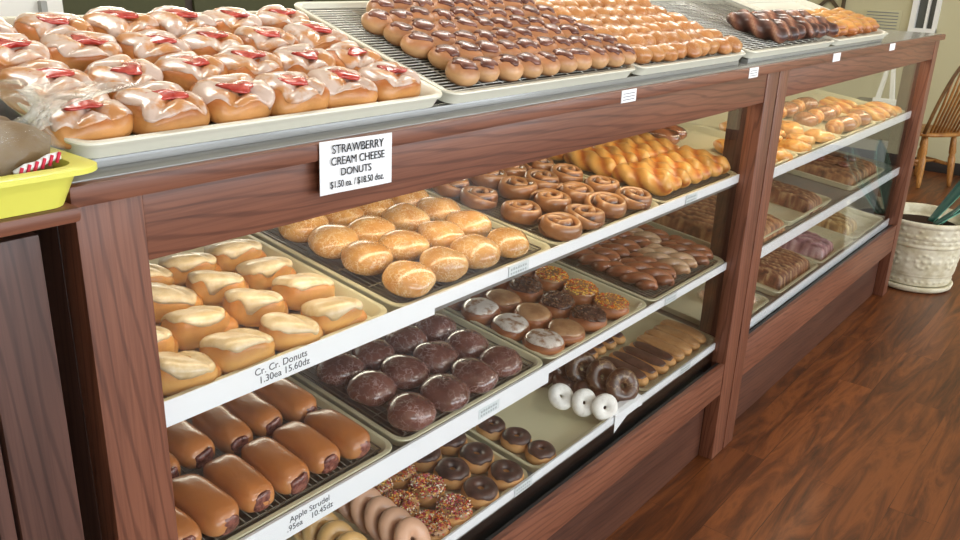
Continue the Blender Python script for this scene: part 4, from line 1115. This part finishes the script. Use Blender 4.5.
for y0, y1, yt0, yt1 in ((-.055, -.030, -.022, -.004), (.030, .055, .004, .022)):
    m = MB().grid([[(-.012, y0, .0), (.012, y0, .0), (.012, y1, .0), (-.012, y1, .0)], [(-.012, yt0, .21), (.012, yt0, .21), (.012, yt1, .21), (-.012, yt1, .21)]]); m.build('side_bar', 'white_paint', af, False)
box_obj('cross_bar', -.0125, .0125, -.062, .062, .0, .034, 'white_paint', af, .002); box_obj('top_cap', -.013, .013, -.026, .026, .205, .23, 'white_paint', af, .004)
gb = empty('grey_bin', (5.25, .40, 0)); tag(gb, 'grey waste bin with dark lid beyond the far case', 'bin')
box_obj('body', -.2, .2, -.16, .2, 0, .60, 'grey_plastic', gb, .01); box_obj('lid', -.205, .205, -.165, .205, .601, .774, 'black', gb, .01)

# ceiling lamps
for k, (x, y) in enumerate(((.6, .9), (2.6, .9), (4.6, .9), (1.2, -2.2), (4.0, -2.2))):
    t = empty('ceiling_light', (x, y, ZC)); tag(t, 'white fluorescent ceiling light, ' + ['over the near end of the counter', 'over the joint of the cases', 'over the far end of the counter', 'over the aisle near the camera', 'over the aisle toward the chair'][k], 'ceiling light', 'ceiling lights')
    box_obj('housing', -.62, .62, -.15, .15, -.05, -.001, 'white_paint', t, .004); box_obj('diffuser', -.60, .60, -.13, .13, -.058, -.0505, 'panel_glow', t, .002)
    L = bpy.data.lights.new('ceiling_lamp', 'AREA'); L.shape = 'RECTANGLE'; L.size = 1.2; L.size_y = .26; L.energy = CEIL_W; L.color = (1, .95, .86)
    lo = bpy.data.objects.new('ceiling_lamp', L); COL.objects.link(lo); lo.location = (x, y, ZC - .065)
for x0, x1 in ((.394, 2.366), (2.372, 4.285)):
    L = bpy.data.lights.new('case_lamp', 'AREA'); L.shape = 'RECTANGLE'; L.size = x1 - x0 - .24; L.size_y = .05; L.energy = CASE_W * (1 if x0 < 1 else 1.8); L.color = (1, .84, .58)
    lo = bpy.data.objects.new('case_lamp', L); COL.objects.link(lo); lo.location = ((x0 + x1) / 2, .10, 1.155); lo.rotation_euler.x = R_(22)
for x0, x1 in ((-2.2, .1), (.35, 2.65), (2.9, 5.2), (5.45, 7.2)):
    L = bpy.data.lights.new('window_daylight', 'AREA'); L.shape = 'RECTANGLE'; L.size = x1 - x0 - .1; L.size_y = 1.6; L.energy = WIN_W; L.color = (.86, .93, 1)
    lo = bpy.data.objects.new('window_daylight', L); COL.objects.link(lo); lo.location = ((x0 + x1) / 2, YF + .02, 1.57); lo.rotation_euler.x = R_(90)

L = bpy.data.lights.new('added_back_highlight', 'AREA'); L.shape = 'RECTANGLE'; L.size = 2.9; L.size_y = .7; L.energy = BACK_W; L.color = (1, .93, .74)  # lamp added at the unseen back window for highlights on the pastries
lo = bpy.data.objects.new('added_back_highlight', L); COL.objects.link(lo); lo.location = (3.1, YB - .02, 2.05); lo.rotation_euler.x = R_(-90)
# world, camera, colour management
wd = bpy.data.worlds.new('World'); SC.world = wd; wd.use_nodes = True
nt = wd.node_tree; bg = nt.nodes['Background']
sky = nt.nodes.new('ShaderNodeTexSky'); sky.sky_type = 'HOSEK_WILKIE'; sky.sun_direction = (.3, -.6, .7); sky.turbidity = 4
nt.links.new(sky.outputs[0], bg.inputs[0]); bg.inputs[1].default_value = .6
cam = bpy.data.cameras.new('camera'); cam.sensor_width = 36; cam.lens = 845.5 * 36 / 960; cam.clip_start = .02
co = bpy.data.objects.new('camera', cam); COL.objects.link(co)
Rm = Matrix(((.6307, -.2446, .7365), (-.7752, -.2403, .5841), (.0341, -.9394, -.3412)))
X_, Y_, Z_ = Rm.col[0].normalized(), Rm.col[1].normalized(), Rm.col[2].normalized()
co.matrix_world = Matrix(((X_[0], -Y_[0], -Z_[0], 0), (X_[1], -Y_[1], -Z_[1], -.85), (X_[2], -Y_[2], -Z_[2], 1.452), (0, 0, 0, 1)))
SC.camera = co
SC.view_settings.view_transform = 'Standard'; SC.view_settings.look = 'None'; SC.view_settings.gamma = 1; SC.view_settings.use_curve_mapping = False
SC.view_settings.exposure = EXPO
SC.cycles.max_bounces = 8; SC.cycles.transparent_max_bounces = 12
